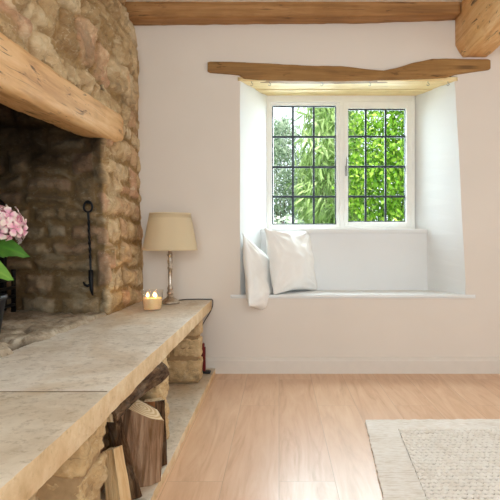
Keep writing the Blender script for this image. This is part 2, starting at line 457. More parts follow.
# ------------------------------------------------------------------ stone chimney wall
def rubble(U, Vv, seed, ch, sw, warp=.018, rad=.035, split=.35):
    """random coursed rubble: returns inside distance, tone, relief offset"""
    rg = np.random.RandomState(seed)
    wu = U + warp * fbm(U * 6, Vv * 6, seed=seed + 1, oct=3); wv = Vv + warp * fbm(U * 6 + 40, Vv * 6, seed=seed + 2, oct=3) + .02 * vnoise(U * 1.7, Vv * 0 + 3, seed=seed + 3)
    D = np.full(U.shape, -.02); T = np.zeros(U.shape); O = np.zeros(U.shape)
    v0 = wv.min() - .05; vmax = wv.max() + .05; umin, umax = wu.min() - .05, wu.max() + .05
    while v0 < vmax:
        h = rg.uniform(*ch); u0 = umin - rg.uniform(0, sw[1])
        row = (wv >= v0 - .03) & (wv < v0 + h + .03)
        while u0 < umax:
            w = rg.uniform(*sw) * (1.25 if h < .1 else 1)
            cells = [(u0, v0, w, h)]
            if h > .12 and rg.rand() < split:
                k = rg.uniform(.38, .62); cells = [(u0, v0, w, h * k), (u0, v0 + h * k, w, h * (1 - k))]
            elif w > .2 and rg.rand() < .3:
                k = rg.uniform(.4, .6); cells = [(u0, v0, w * k, h), (u0 + w * k, v0, w * (1 - k), h)]
            for (a, b, cw, chh) in cells:
                tone = rg.rand(); tx, ty = rg.uniform(-.06, .06, 2); off = rg.uniform(-.006, .010)
                mk = row & (wu >= a - .01) & (wu <= a + cw + .01)
                if not mk.any(): continue
                px = wu[mk] - (a + cw / 2); py = wv[mk] - (b + chh / 2)
                r = min(rad, cw * .4, chh * .4)
                qx = np.abs(px) - (cw / 2 - r); qy = np.abs(py) - (chh / 2 - r)
                sd = np.hypot(np.maximum(qx, 0), np.maximum(qy, 0)) + np.minimum(np.maximum(qx, qy), 0) - r
                ins = -sd; cur = D[mk]; better = ins > cur
                D[mk] = np.where(better, ins, cur); T[mk] = np.where(better, tone, T[mk]); O[mk] = np.where(better, off + tx * px + ty * py, O[mk])
            u0 += w
        v0 += h
    return D, T, O
def relief(U, Vv, seed, ch, sw, gap=.006, bulge=.016, rough=.006, **k):
    D, T, O = rubble(U, Vv, seed, ch, sw, **k)
    edge = gap + .004 * fbm(U * 25, Vv * 25, seed=seed + 9, oct=2)
    s = sstep(edge, edge + .016, D); s2 = sstep(edge, edge + .05, D)
    H = s * (bulge * .55 + O) + s2 * bulge * .45 + s * rough * fbm(U * 22, Vv * 22, seed=seed + 5, oct=4) + .003 * fbm(U * 40, Vv * 40, seed=seed + 6, oct=3)
    return H, T, 1 - sstep(edge - .002, edge + .01, D)

XB = lambda z: -.848 - .030 * sstep(.5, 1.4, z) - .060 * sstep(1.9, 2.35, z)   # the face leans back
YJ = 2.725; RC = .016
V = []; Fc = []; Tn = []; Mo = []; So = []; off = 0
def patch(P, T, m, s, flip=False):
    global off
    nu, nv = P.shape[:2]
    V.append(P.reshape(-1, 3)); Fc.append(grid_faces(nu, nv, off, flip)); Tn.append(T.ravel()); Mo.append(m.ravel()); So.append(s.ravel()); off += nu * nv
du = .0075
zs = np.arange(.40, CEIL + .02, du); zsplit = np.searchsorted(zs, 1.37)
ua = np.arange(YJ + RC, WALL_Y + .03, du); ub = np.concatenate([np.arange(.30, YJ + RC - du * .6, du), [YJ + RC]])
ucheek = np.concatenate([np.linspace(-.80, 0, 108)[:-1], np.linspace(0, 1, 8)])      # cheek, then rounded arris
# one relief field over the whole front face
def field(Ug, Zg, big):
    return relief(Ug, Zg, 11, (.10, .19), (.11, .27), gap=.011, bulge=.021, rough=.009, warp=.022, rad=.02)
Ug, Zg = np.meshgrid(np.concatenate([ub[:-1], ua]), zs, indexing='ij')
H, T, m = field(Ug, Zg, True)
# upper masonry is rougher and more smeared with mortar
up = sstep(1.35, 1.6, Zg) * sstep(3.35, 2.9, Ug)
H2, T2, m2 = relief(Ug * .8 + 2.2, Zg + .4, 19, (.10, .22), (.17, .42), gap=.010, bulge=.026, rough=.014, warp=.035, rad=.03)
kk = sstep(1.40, 1.55, Zg + .05 * fbm(Ug * 5, Zg * 5, seed=70, oct=2)); H = H * (1 - kk) + H2 * kk; T = np.where(kk > .5, T2, T); m = np.where(kk > .5, m2 * .7, m)
H = H + up * .016 * fbm(Ug * 9 + Zg * 5, Zg * 13, seed=77, oct=5)
H = H * (1 - .5 * sstep(3.28, 3.40, Ug))
m = np.clip(m + up * .5 * sstep(.1, .6, fbm(Ug * 7, Zg * 9, seed=78, oct=3)), 0, 1)
nB = len(ub) - 1
X = XB(Zg) + H
front = np.stack([X, Ug, Zg], -1)
soot0 = np.zeros_like(T)
smoke = .35 * sstep(2.6, 1.2, Ug) * sstep(1.5, 2.2, Zg) * 0
patch(front[nB:], T[nB:], m[nB:], soot0[nB:], False)
patch(front[:nB + 1, zsplit:], T[:nB + 1, zsplit:], m[:nB + 1, zsplit:], soot0[:nB + 1, zsplit:], False)
# cheek of the fireplace turning into the front face
zc = zs[zs < 1.95]
uu = np.where(ucheek <= 0, ucheek - .5 * math.pi * RC, -.5 * math.pi * RC * (1 - ucheek))  # arc length before the front face
uu[:107] = np.linspace(-.80, 0, 108)[:-1] - .5 * math.pi * RC
Uc, Zc = np.meshgrid(uu, zc, indexing='ij')
Hc, Tc, mc = relief(Uc + YJ + RC, Zc, 11, (.10, .19), (.11, .27), gap=.011, bulge=.021, rough=.009, warp=.022, rad=.02)
Hn, Tn2, mn = relief(Uc * .9 + 9.0, Zc + .03, 23, (.07, .15), (.13, .32), gap=.011, bulge=.024, rough=.010, warp=.02, rad=.022)
wc = sstep(-.07, -.03, Uc)
Hc = Hn * (1 - wc) + Hc * wc; Tc = np.where(wc < .5, Tn2, Tc); mc = np.where(wc < .5, mn, mc)
arc = np.clip((Uc + .5 * math.pi * RC) / (.5 * math.pi * RC), 0, 1) * (math.pi / 2)
xb = XB(Zc)
cx = xb - RC + np.minimum(Uc + .5 * math.pi * RC, 0) + RC * np.sin(arc); cy = YJ + RC - RC * np.cos(arc)
P = np.stack([cx + Hc * np.sin(arc), cy - Hc * np.cos(arc), Zc], -1)
# match the last column to the front face exactly
P[-1] = front[nB, :len(zc)]
wob = .012 * fbm(Zc * 9, Zc * 0, seed=5, oct=2) * sstep(-.10, -.02, Uc)
sootm = sstep(-.008, -.026, Uc + wob * .5)
sootm = sootm * (.60 + .38 * sstep(.95, 1.35, Zc) + .16 * sstep(-.25, -.6, Uc))
patch(P, Tc, mc, np.clip(sootm, 0, 1), False)
ch = mesh_obj('wall_left', np.concatenate(V), np.concatenate(Fc), M['rubble'], attrs={'tone': np.concatenate(Tn), 'mortar': np.concatenate(Mo), 'soot': np.concatenate(So)})
bm = bmesh.new(); bm.from_mesh(ch.data); bmesh.ops.remove_doubles(bm, verts=bm.verts, dist=1e-5); bmesh.ops.recalc_face_normals(bm, faces=bm.faces); bm.to_mesh(ch.data); bm.free()
ch['kind'] = 'structure'; ch['label'] = 'rubble stone chimney breast on the left of the room'
# inside of the fireplace: back, near cheek, throat
bm = bmesh.new()
a = [bm.verts.new(p) for p in ((-1.55, 2.76, .3), (-1.55, .9, .3), (-.98, .9, .3), (-1.55, 2.76, 2.25), (-1.55, .9, 2.25), (-.98, .9, 2.25), (-.98, 2.76, 2.25))]
bm.faces.new((a[0], a[1], a[4], a[3])); bm.faces.new((a[1], a[2], a[5], a[4])); bm.faces.new((a[3], a[4], a[5], a[6]))
b = [bm.verts.new(p) for p in ((-.985, .9, 1.33), (-.985, 2.80, 1.39), (-.985, 2.80, 2.25), (-.985, .9, 2.25))]
bm.faces.new(b)
o = bm_obj('wall_fireplace', bm, M['soot']); o['kind'] = 'structure'
o = box('wall_chimney_side', (-1.9, .2, 0), (-.9, .9, CEIL), M['wall']); o['kind'] = 'structure'
# riser under the hearth, in shade behind the log store
zs2 = np.arange(0, .41, .012); us = np.arange(.25, WALL_Y + .01, .012)
Ug, Zg = np.meshgrid(us, zs2, indexing='ij'); H, T, m = relief(Ug + 5, Zg, 31, (.09, .17), (.13, .3))
o = mesh_obj('wall_hearth_riser', np.stack([-.88 + H, Ug, Zg], -1).reshape(-1, 3), grid_faces(*Ug.shape), M['pier'], attrs={'tone': T, 'mortar': m}); o['kind'] = 'structure'

# ------------------------------------------------------------------ timber beams
def chaikin(P, k=.22):
    out = []
    n = len(P)
    for i in range(n):
        a, b = P[i], P[(i + 1) % n]; L = np.linalg.norm(b - a); t = min(k, .5)
        out += [a + (b - a) * t, b + (a - b) * t]
    return np.array(out)
def loft(name, secs, m, parent=None, nseg=40, sub=4, r=.012, amp=.004, seed=0, freq=5, wave=.006, mi=None):
    """timber lofted through polygon sections (k,n,3); arrises rounded, faces uneven"""
    secs = np.asarray(secs, float); k, n = secs.shape[:2]
    t = np.linspace(0, k - 1, nseg); i = np.clip(np.floor(t).astype(int), 0, k - 2); f = (t - i)[:, None, None]
    S = secs[i] * (1 - f) + secs[i + 1] * f
    rows = []
    for q in S:
        pts = []
        for j in range(n):
            p, a, b = q[j], q[j - 1], q[(j + 1) % n]
            da, db = a - p, b - p; la, lb = np.linalg.norm(da), np.linalg.norm(db); rr = min(r, la * .4, lb * .4)
            A, B = p + da / la * rr, p + db / lb * rr
            pts += [A, (A + 2 * p + B) / 4, B]
            nb = q[(j + 1) % n]; rr2 = min(r, lb * .4); E = nb + (p - nb) / lb * rr2
            for s in range(1, sub): pts.append(B + (E - B) * s / sub)
        rows.append(pts)
    P = np.array(rows); nv = P.shape[1]
    cen = P.mean(1, keepdims=True); d = P - cen; d /= np.linalg.norm(d, axis=2, keepdims=True) + 1e-9
    x, y, z = P[..., 0], P[..., 1], P[..., 2]
    P = P + d * (amp * fbm(x * freq * 3, y * freq * 3, z * freq * 3, seed=seed, oct=4) + wave * vnoise(x * freq * .5, y * freq * .5, z * freq * .5, seed=seed + 3))[..., None]
    Vv = P.reshape(-1, 3); Fq = []
    for a in range(nseg - 1):
        for j in range(nv):
            Fq.append((a * nv + j, a * nv + (j + 1) % nv, (a + 1) * nv + (j + 1) % nv, (a + 1) * nv + j))
    Fq.append(tuple(range(nv))[::-1]); Fq.append(tuple(range((nseg - 1) * nv, nseg * nv)))
    o = mesh_obj(name, Vv, Fq, m, parent)
    bm = bmesh.new(); bm.from_mesh(o.data); bmesh.ops.recalc_face_normals(bm, faces=bm.faces); bm.to_mesh(o.data); bm.free()
    o.data.polygons.foreach_set('use_smooth', np.array([p.loop_total == 4 for p in o.data.polygons]))
    return o
# mantel beam over the fireplace
def msec(y, xf, zt, zb, ch=.018): return [(xf, y, zt), (xf, y, zb + ch), (xf - ch * 1.2, y, zb), (xf - .105, y, zb + .004), (xf - .16, y, zb + .01), (xf - .16, y, zt)]
mb = loft('mantel_beam', [msec(.6, -.832, 1.425, 1.245), msec(1.65, -.834, 1.460, 1.288), msec(2.3, -.832, 1.462, 1.318), msec(2.88, -.830, 1.486, 1.343), msec(2.945, -.836, 1.484, 1.350)], M['mantel'], nseg=110, sub=6, r=.014, amp=.0035, wave=.008, seed=3)
tag(mb, 'broad honey oak mantel beam spanning the stone fireplace opening', 'beam', kind='thing')
# cross beam under the ceiling, along the back wall
def csec(x, zb): return [(x, 3.305, CEIL + .01), (x, 3.305, zb + .006), (x, 3.318, zb), (x, 3.425, zb), (x, 3.425, CEIL + .01)]
cb = loft('ceiling_beam', [csec(-.96, 2.164), csec(-.3, 2.170), csec(.5, 2.176), csec(1.092, 2.196)], M['cross'], nseg=90, sub=4, r=.008, amp=.003, wave=.006, seed=9)
tag(cb, 'long dark oak ceiling beam running across along the white back wall', 'beam', kind='thing')
# heavy chamfered main beam running towards the camera
def rsec(y): return [(1.098, y, CEIL + .01), (1.098, y, 2.042), (1.145, y, 1.966), (1.288, y, 1.966), (1.352, y, 2.042), (1.352, y, CEIL + .01)]
rb_ = loft('ceiling_beam', [rsec(WALL_Y + .005), rsec(2.6), rsec(1.6), rsec(.4), rsec(-1.8)], M['ridge'], nseg=160, sub=5, r=.005, amp=.006, wave=.008, seed=15)
tag(rb_, 'heavy chamfered honey oak beam at top right, running along the ceiling towards the camera', 'beam', kind='thing')
# waney lintel over the window with boarded soffit and hooks
lt = empty('window_lintel', (.43, WALL_Y, 1.85))
tag(lt, 'wavy waney-edged oak lintel over the window recess with pale boarded underside', 'lintel', kind='thing')
Y_L = 3.41; s_ = Y_L / F
prof = [(207.5, 62, 71), (210, 61.2, 72.2), (222, 61.2, 73.5), (239, 61.8, 74.6), (244, 62, 78.4), (262, 63, 80), (290, 64.4, 80.6), (318, 65.8, 81), (340, 65.8, 80.8), (352, 67, 80.6), (368, 69.2, 80.3), (384, 70.2, 80), (396, 68, 79.6), (412, 63, 79), (432, 58.8, 78.4), (446, 58.4, 77.4), (456, 58.8, 73.8), (474, 59, 71.2), (488.5, 59, 69.2), (490.5, 60, 68.4)]
secs = []
for px, yt, yb in prof:
    x = (px - 279) * s_; zt = EYE + (240 - yt) * s_; zb = EYE + (240 - yb) * s_
    secs.append([(x - .43, -.02, zt - 1.85), (x - .43, -.02, zb - 1.85), (x - .43, .05, zb - 1.85), (x - .43, .05, zt - 1.85)])
loft('face_board', secs, M['lintel'], lt, nseg=120, sub=4, r=.005, amp=.0018, wave=.002, seed=21)
ys = [3.424, 3.552, 3.655, 3.775, 3.905]
for i in range(4):
    y0, y1 = ys[i], ys[i + 1] - .0025
    zz = lambda y: 1.8215 + (y - WALL_Y) * .032
    e = .0 if i % 2 == 0 else .004
    S = []
    for k in range(2):
        f0, f1 = ((reveal_l(y0) - .012), (reveal_l(y1) - .012)) if k == 0 else ((reveal_r(y0, ZT) + .012), (reveal_r(y1, ZT) + .012))
        S.append([(f0 - .43, y0 - WALL_Y, zz(y0) + .024 - 1.85), (f0 - .43, y0 - WALL_Y, zz(y0) + e - 1.85), (f1 - .43, y1 - WALL_Y, zz(y1) + e - 1.85), (f1 - .43, y1 - WALL_Y, zz(y1) + .024 - 1.85)])
    loft('soffit_board', S, M['soffit'], lt, nseg=60, sub=3, r=.003, amp=.0015, wave=.002, seed=30 + i)
for px in (251.6, 269.6, 321.8, 369.8, 428, 448):
    x = (px - 279) * 3.44 / F - .43
    bm = bmesh.new(); zt = -.026 + .0; y = .012
    add_tube(bm, [(x, y, zt + .006), (x, y, zt - .012)], .0018, 8)
    add_tube(bm, [(x + .008 * math.sin(t) , y, zt - .020 + .008 * math.cos(t)) for t in np.linspace(0, 4.4, 14)], .0016, 8)
    bm_obj('hook', bm, M['pewter'], lt, True)

# ------------------------------------------------------------------ window
W = empty('window_1', (.43, 3.86, .9)); W['kind'] = 'structure'; W['label'] = 'white painted two-light casement window with leaded panes'
WX, WZ = .43, .9
YF = 3.84
def wx(px, y=YF): return (px - 279) * y / F - WX
def wz(py, y=YF): return EYE + (240 - py) * y / F - WZ
def frame_obj(name, x0, x1, z0, z1, t, y0, y1, m, parent, bev=.003):
    """rectangular frame of rails and stiles; t = (left, right, bottom, top) widths"""
    bm = bmesh.new()
    add_box(bm, (x0, y0, z0), (x0 + t[0], y1, z1), bev); add_box(bm, (x1 - t[1], y0, z0), (x1, y1, z1), bev)
    add_box(bm, (x0 + t[0] - .001, y0 + .0006, z0), (x1 - t[1] + .001, y1, z0 + t[2]), bev); add_box(bm, (x0 + t[0] - .001, y0 + .0006, z1 - t[3]), (x1 - t[1] + .001, y1, z1), bev)
    return bm_obj(name, bm, m, parent)
yo = YF - 3.86
X0, X1, Z0, Z1 = wx(264), wx(415), wz(229.5), wz(93)
frame_obj('window_frame', X0, X1, Z0, Z1, (wx(269.5) - X0, X1 - wx(411), wz(226) - Z0, Z1 - wz(102)), yo, yo + .09, M['frame'], W)
box('mullion', (wx(339.5), yo + .0008, wz(226.5)), (wx(344.5), yo + .09, wz(101.5)), M['frame'], W, .003)
sash = []
cl = frame_obj('fixed_light', wx(269), wx(340), wz(226.5), wz(101.5), (wx(272) - wx(269), wx(340) - wx(336.5), wz(224.5) - wz(226.5), wz(101.5) - wz(105)), yo + .012, yo + .06, M['frame'], W)
cr = frame_obj('casement', wx(344), wx(411.5), wz(226.5), wz(101.5), (wx(348) - wx(344), wx(411.5) - wx(406), wz(222) - wz(226.5), wz(101.5) - wz(108.5)), yo - .006, yo + .05, M['frame'], W)
def leaded(parent, xs, zs_, y):
    bm = bmesh.new(); w = .0074
    for x in xs[1:-1]: add_box(bm, (x - w, y - .005, zs_[0]), (x + w, y + .005, zs_[-1]), .0018)
    for z in zs_[1:-1]: add_box(bm, (xs[0], y - .0055, z - w), (xs[-1], y + .0055, z + w), .0018)
    for x in (xs[0], xs[-1]): add_box(bm, (x - w * .6, y - .005, zs_[0]), (x + w * .6, y + .005, zs_[-1]), .0015)
    for z in (zs_[0], zs_[-1]): add_box(bm, (xs[0], y - .0052, z - w * .6), (xs[-1], y + .0052, z + w * .6), .0015)
    bm_obj('lead_came', bm, M['lead'], parent)
    box('glass_pane', (xs[0] - .003, y - .0015, zs_[0] - .003), (xs[-1] + .003, y + .0015, zs_[-1] + .003), M['glass'], parent)
leaded(cl, [wx(272.5), wx(293), wx(314), wx(336)], [wz(224), wz(196.4), wz(166.6), wz(136.2), wz(105.8)], yo + .03)
leaded(cr, [wx(348.2), wx(366), wx(386), wx(405.6)], [wz(221.6), wz(196.4), wz(166.4), wz(136.2), wz(109.2)], yo + .02)
# casement fastener
bm = bmesh.new(); hx = wx(346.2)
add_box(bm, (hx - .009, yo - .012, wz(176)), (hx + .009, yo - .004, wz(166)), .002)
add_tube(bm, [(hx, yo - .012, wz(170)), (hx, yo - .03, wz(170)), (hx - .002, yo - .036, wz(166)), (hx + .001, yo - .036, wz(161)), (hx + .004, yo - .03, wz(158))], [.005, .005, .006, .005, .004], 10)
bm_obj('handle', bm, M['pewter'], cr, True)
# inner sill
box('window_sill', (reveal_l(3.735) - WX + .004, 3.728 - 3.86, .876 - WZ), (reveal_r(3.735, .9) - WX - .004, yo + .04, .905 - WZ), M['white'], W, .004)

# ------------------------------------------------------------------ hearth
def slab(name, x0, x1, y0, y1, z0, z1, seed, chip=.004, m='flag'):
    """flagstone with worn arrises and a slightly hollowed top"""
    nx, ny = max(int((x1 - x0) / .02), 4), max(int((y1 - y0) / .02), 4)
    bm = bmesh.new(); bmesh.ops.create_cube(bm, size=1)
    for v in bm.verts: v.co = Vector(((x0 + x1) / 2 + v.co.x * (x1 - x0), (y0 + y1) / 2 + v.co.y * (y1 - y0), (z0 + z1) / 2 + v.co.z * (z1 - z0)))
    bmesh.ops.bevel(bm, geom=list(bm.edges), offset=.0022, segments=2, profile=.6, affect='EDGES')
    def cut(ax, lo, hi, n):
        for k in range(1, n):
            no = [0, 0, 0]; no[ax] = 1; co = [0, 0, 0]; co[ax] = lo + (hi - lo) * k / n
            bmesh.ops.bisect_plane(bm, geom=list(bm.verts) + list(bm.edges) + list(bm.faces), plane_co=co, plane_no=no)
    cut(1, y0, y1, ny); cut(0, x0, x1, min(nx, 14))
    vs = list(bm.verts); P = np.array([v.co for v in vs])
    n1 = fbm(P[:, 0] * 6, P[:, 1] * 6, P[:, 2] * 6, seed=seed, oct=3); n2 = fbm(P[:, 0] * 30, P[:, 1] * 30, P[:, 2] * 30, seed=seed + 4, oct=3)
    edge = (P[:, 2] > z1 - .02) & (P[:, 0] > x1 - .015)
    for i, v in enumerate(vs):
        if P[i, 2] > (z0 + z1) / 2: v.co.z += .0016 * n1[i]
        if P[i, 0] > x1 - .02: v.co.x += .003 * n1[i] + chip * .4 * n2[i]
        if edge[i]: v.co.x -= max(0, n2[i] - .25) * chip * 1.6; v.co.z -= max(0, n2[i] - .25) * chip
    bm.normal_update()
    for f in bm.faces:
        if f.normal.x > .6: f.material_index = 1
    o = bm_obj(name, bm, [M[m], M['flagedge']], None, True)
    o.data.set_sharp_from_angle(angle=math.radians(50)); return o
ZH, ZHB = .456, .396
YJT = 1.355
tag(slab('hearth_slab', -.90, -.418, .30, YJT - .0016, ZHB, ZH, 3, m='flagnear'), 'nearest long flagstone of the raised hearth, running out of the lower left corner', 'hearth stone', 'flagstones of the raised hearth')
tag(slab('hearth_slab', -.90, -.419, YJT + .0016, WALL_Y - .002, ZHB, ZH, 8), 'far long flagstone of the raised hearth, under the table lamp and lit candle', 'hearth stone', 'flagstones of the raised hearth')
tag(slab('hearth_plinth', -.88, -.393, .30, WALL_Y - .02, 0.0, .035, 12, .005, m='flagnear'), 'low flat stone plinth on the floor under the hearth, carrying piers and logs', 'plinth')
box('mortar_joint', (-.88, YJT - .004, ZH - .02), (-.424, YJT + .004, ZH + .0009), plain('joint_mortar', '#8d7c66', .95, .1, var=.2, scale=50), bpy.data.objects['hearth_slab.001'])
# rough bed of the fire: broken mortar and rubble a little proud of the flags
g = G('ashy_mortar', .95, .1); v = g.obj((1, .8, 1)); n1 = g.noise(v, 9, 6, .7); n2 = g.noise(v, 50, 5, .7)
c = g.ramp(n1, [(.3, '#8d7c68'), (.5, '#b5a48d'), (.7, '#d8cbb6')]); c = g.mix(g.ramp(n2, [(.52, 0.0), (.68, .6)]), c, '#6b5a47')
g.col(g.mix(g.math('MULTIPLY', g.attr('soot'), g.ramp(n1, [(.3, 1.0), (.75, .7)])), c, '#2b221a')); g.bump(g.math('ADD', n1, n2), .6, .01); M['ash'] = g.m
xs_ = np.arange(-1.56, -.845, .008); ys_ = np.arange(1.0, 2.745, .008)
Xg, Yg = np.meshgrid(xs_, ys_, indexing='ij')
D, T, O = rubble(Yg + 2, Xg + 4, 51, (.10, .2), (.12, .3), warp=.03)
n = fbm(Xg * 12, Yg * 9, seed=60, oct=5); n_ = fbm(Xg * 4, Yg * 4, seed=61, oct=3)
edge = -.866 + .018 * fbm(Yg * 7, Yg * 0, seed=62, oct=3)
h = ZH + .014 + .009 * n_ + .005 * n + .003 * sstep(.0, .02, D) + .004 * fbm(Xg * 45, Yg * 30, seed=68, oct=3) + .02 * sstep(-1.0, -1.4, Xg)
rimpit = sstep(.15, .55, fbm(Xg * 9 + 3, Yg * 5, seed=66, oct=3)) * sstep(-1.08, -.98, Xg)
h = h - .03 * rimpit
k = sstep(edge + .012, edge - .02, Xg)
h = ZH - .01 + (h - ZH + .01) * k
o = mesh_obj('floor_firebed', np.stack([Xg, Yg, h], -1).reshape(-1, 3), grid_faces(*Xg.shape), M['ash'], attrs={'soot': np.clip(.10 + .55 * sstep(-.98, -1.25, Xg + .06 * n) + .7 * rimpit, 0, .92)})
o['kind'] = 'structure'; o['label'] = 'rough mortared rubble bed of the open fireplace'

# stone piers under the hearth
def stone_block(name, lo, hi, seed, parent, m, rough=.008, n=26, bev=.012):
    lo = np.array(lo); hi = np.array(hi)
    V = []; Fq = []
    for ax in range(3):
        for sgn in (0, 1):
            a, b = [k for k in range(3) if k != ax]
            t = np.linspace(0, 1, n); A, B = np.meshgrid(t, t, indexing='ij')
            P = np.zeros((n, n, 3)); P[..., ax] = sgn; P[..., a] = A; P[..., b] = B
            base = len(V) * n * n; f = grid_faces(n, n, base); V.append(P.reshape(-1, 3)); Fq.append(f)
    P = np.concatenate(V); sz = hi - lo; W_ = lo + P * sz
    cen = (lo + hi) / 2
    q = np.abs(W_ - cen) - (sz / 2 - bev); qq = np.maximum(q, 0); L = np.linalg.norm(qq, axis=1, keepdims=True)
    k = np.where(L > 1e-9, np.minimum(1, bev / np.maximum(L, 1e-9)), 1)
    W_ = cen + np.sign(W_ - cen) * (np.minimum(np.abs(W_ - cen), sz / 2 - bev) + qq * k)
    d = W_ - cen; d = d / sz; d /= np.linalg.norm(d, axis=1, keepdims=True)
    x, y, z = W_.T
    nn = rough * (.9 * fbm(x * 14, y * 14, z * 14, seed=seed, oct=4) + .35 * fbm(x * 60, y * 60, z * 60, seed=seed + 3, oct=3)) - rough * .35
    W_ = W_ + d * nn[:, None]
    tone = np.full(len(W_), (seed * .37) % 1.0)
    o = mesh_obj(name, W_, np.concatenate(Fq), m, parent, attrs={'tone': tone, 'mortar': np.zeros(len(W_))})
    bm = bmesh.new(); bm.from_mesh(o.data); bmesh.ops.remove_doubles(bm, verts=bm.verts, dist=1e-5); bmesh.ops.recalc_face_normals(bm, faces=bm.faces); bm.to_mesh(o.data); bm.free()
    o.data.polygons.foreach_set('use_smooth', np.ones(len(o.data.polygons), bool))
    return o
M['mortar'] = plain('lime_mortar', '#a98d69', .95, .1, var=.15, scale=40, bump=.4)
def pier(y0, y1, x0, x1, courses, seed, label, rough):
    r = empty('stone_pier', ((x0 + x1) / 2, (y0 + y1) / 2, .0405)); tag(r, label, 'pier', 'stone piers carrying the hearth')
    cx, cy = (x0 + x1) / 2, (y0 + y1) / 2
    z = 0.0
    for i, (h, cuts) in enumerate(courses):
        e = [0] + cuts + [1]
        for j in range(len(e) - 1):
            a = x0 + (x1 - x0) * e[j] + (.006 if j else 0); b = x0 + (x1 - x0) * e[j + 1] - (.004 if j < len(e) - 2 else 0)
            stone_block('stone', (a - cx, y0 - cy, z + .004), (b - cx, y1 - cy, z + h - .007), seed * 7 + i * 3 + j, r, M['pier'], rough)
        z += h
    box('mortar', (x0 - cx + .012, y0 - cy + .012, 0.0), (x1 - cx - .016, y1 - cy - .012, z), M['mortar'], r)
    return r
pier(3.03, 3.14, -.80, -.432, [(.135, [.45]), (.118, [.55]), (.108, [.4])], 2, 'far stone pier of three neat courses nearest the white wall', .010)
pier(2.02, 2.20, -.80, -.440, [(.155, [.5]), (.10, [.42]), (.106, [.6])], 5, 'middle rough-edged stone pier directly behind the log stack', .020)
pier(1.235, 1.41, -.80, -.438, [(.14, [.3]), (.115, [.7]), (.106, [.55])], 3, 'nearest stone pier, at the front of the log stack', .017)

# ------------------------------------------------------------------ firewood
M['bark'] = None
g = G('rough_bark', .95, .1); v = g.obj((1, 1, .22)); n1 = g.noise(v, 55, 5, .7, .6); n2 = g.noise(g.obj(), 12, 4)
c = g.ramp(n1, [(.35, '#33241a'), (.5, '#5e4530'), (.66, '#80664b')]); c = g.mix(g.ramp(n2, [(.5, 0.0), (.7, .6)]), c, '#8f8271')
g.col(c).bump(n1, 1.0, .012); M['bark'] = g.m
def m_split(name, a, b, c_):
    g = G(name, .85, .15); v = g.obj((1, 1, .07)); n1 = g.noise(v, 45, 5, .7, .9); n2 = g.noise(g.obj(), 7, 4)
    c = g.ramp(g.math('ADD', g.math('MULTIPLY', n1, .75), g.math('MULTIPLY', n2, .25)), [(.38, a), (.5, b), (.62, c_)]); c = g.mix(g.ramp(g.noise(v, 22, 3, .6, .5), [(.57, 0.0), (.63, .7)]), c, '#3b2717'); g.col(c).bump(n1, 1.0, .01); return g.m
M['split'] = m_split('split_wood', '#8a5f38', '#ad8052', '#c9a374')
M['splitdark'] = m_split('weathered_split_wood', '#745639', '#94745a', '#b09174')
M['splitpale'] = m_split('pale_split_wood', '#c79f6e', '#dcb888', '#e6c99d')
M['splitred'] = m_split('reddish_split_wood', '#7a4a2c', '#a2683f', '#bf8455')
g = G('sawn_end_grain', .9, .1); v = g.obj(); d = g.new('ShaderNodeTexWave', wave_type='RINGS', rings_direction='Z'); g.put(d.inputs['Vector'], v)
d.inputs['Scale'].default_value = 22; d.inputs['Distortion'].default_value = 3; d.inputs['Detail'].default_value = 3
g.col(g.ramp(d.outputs['Fac'], [(.2, '#c8a97f'), (.8, '#e3cda8')])).bump(g.noise(v, 60, 3), .4, .004); M['endgrain'] = g.m
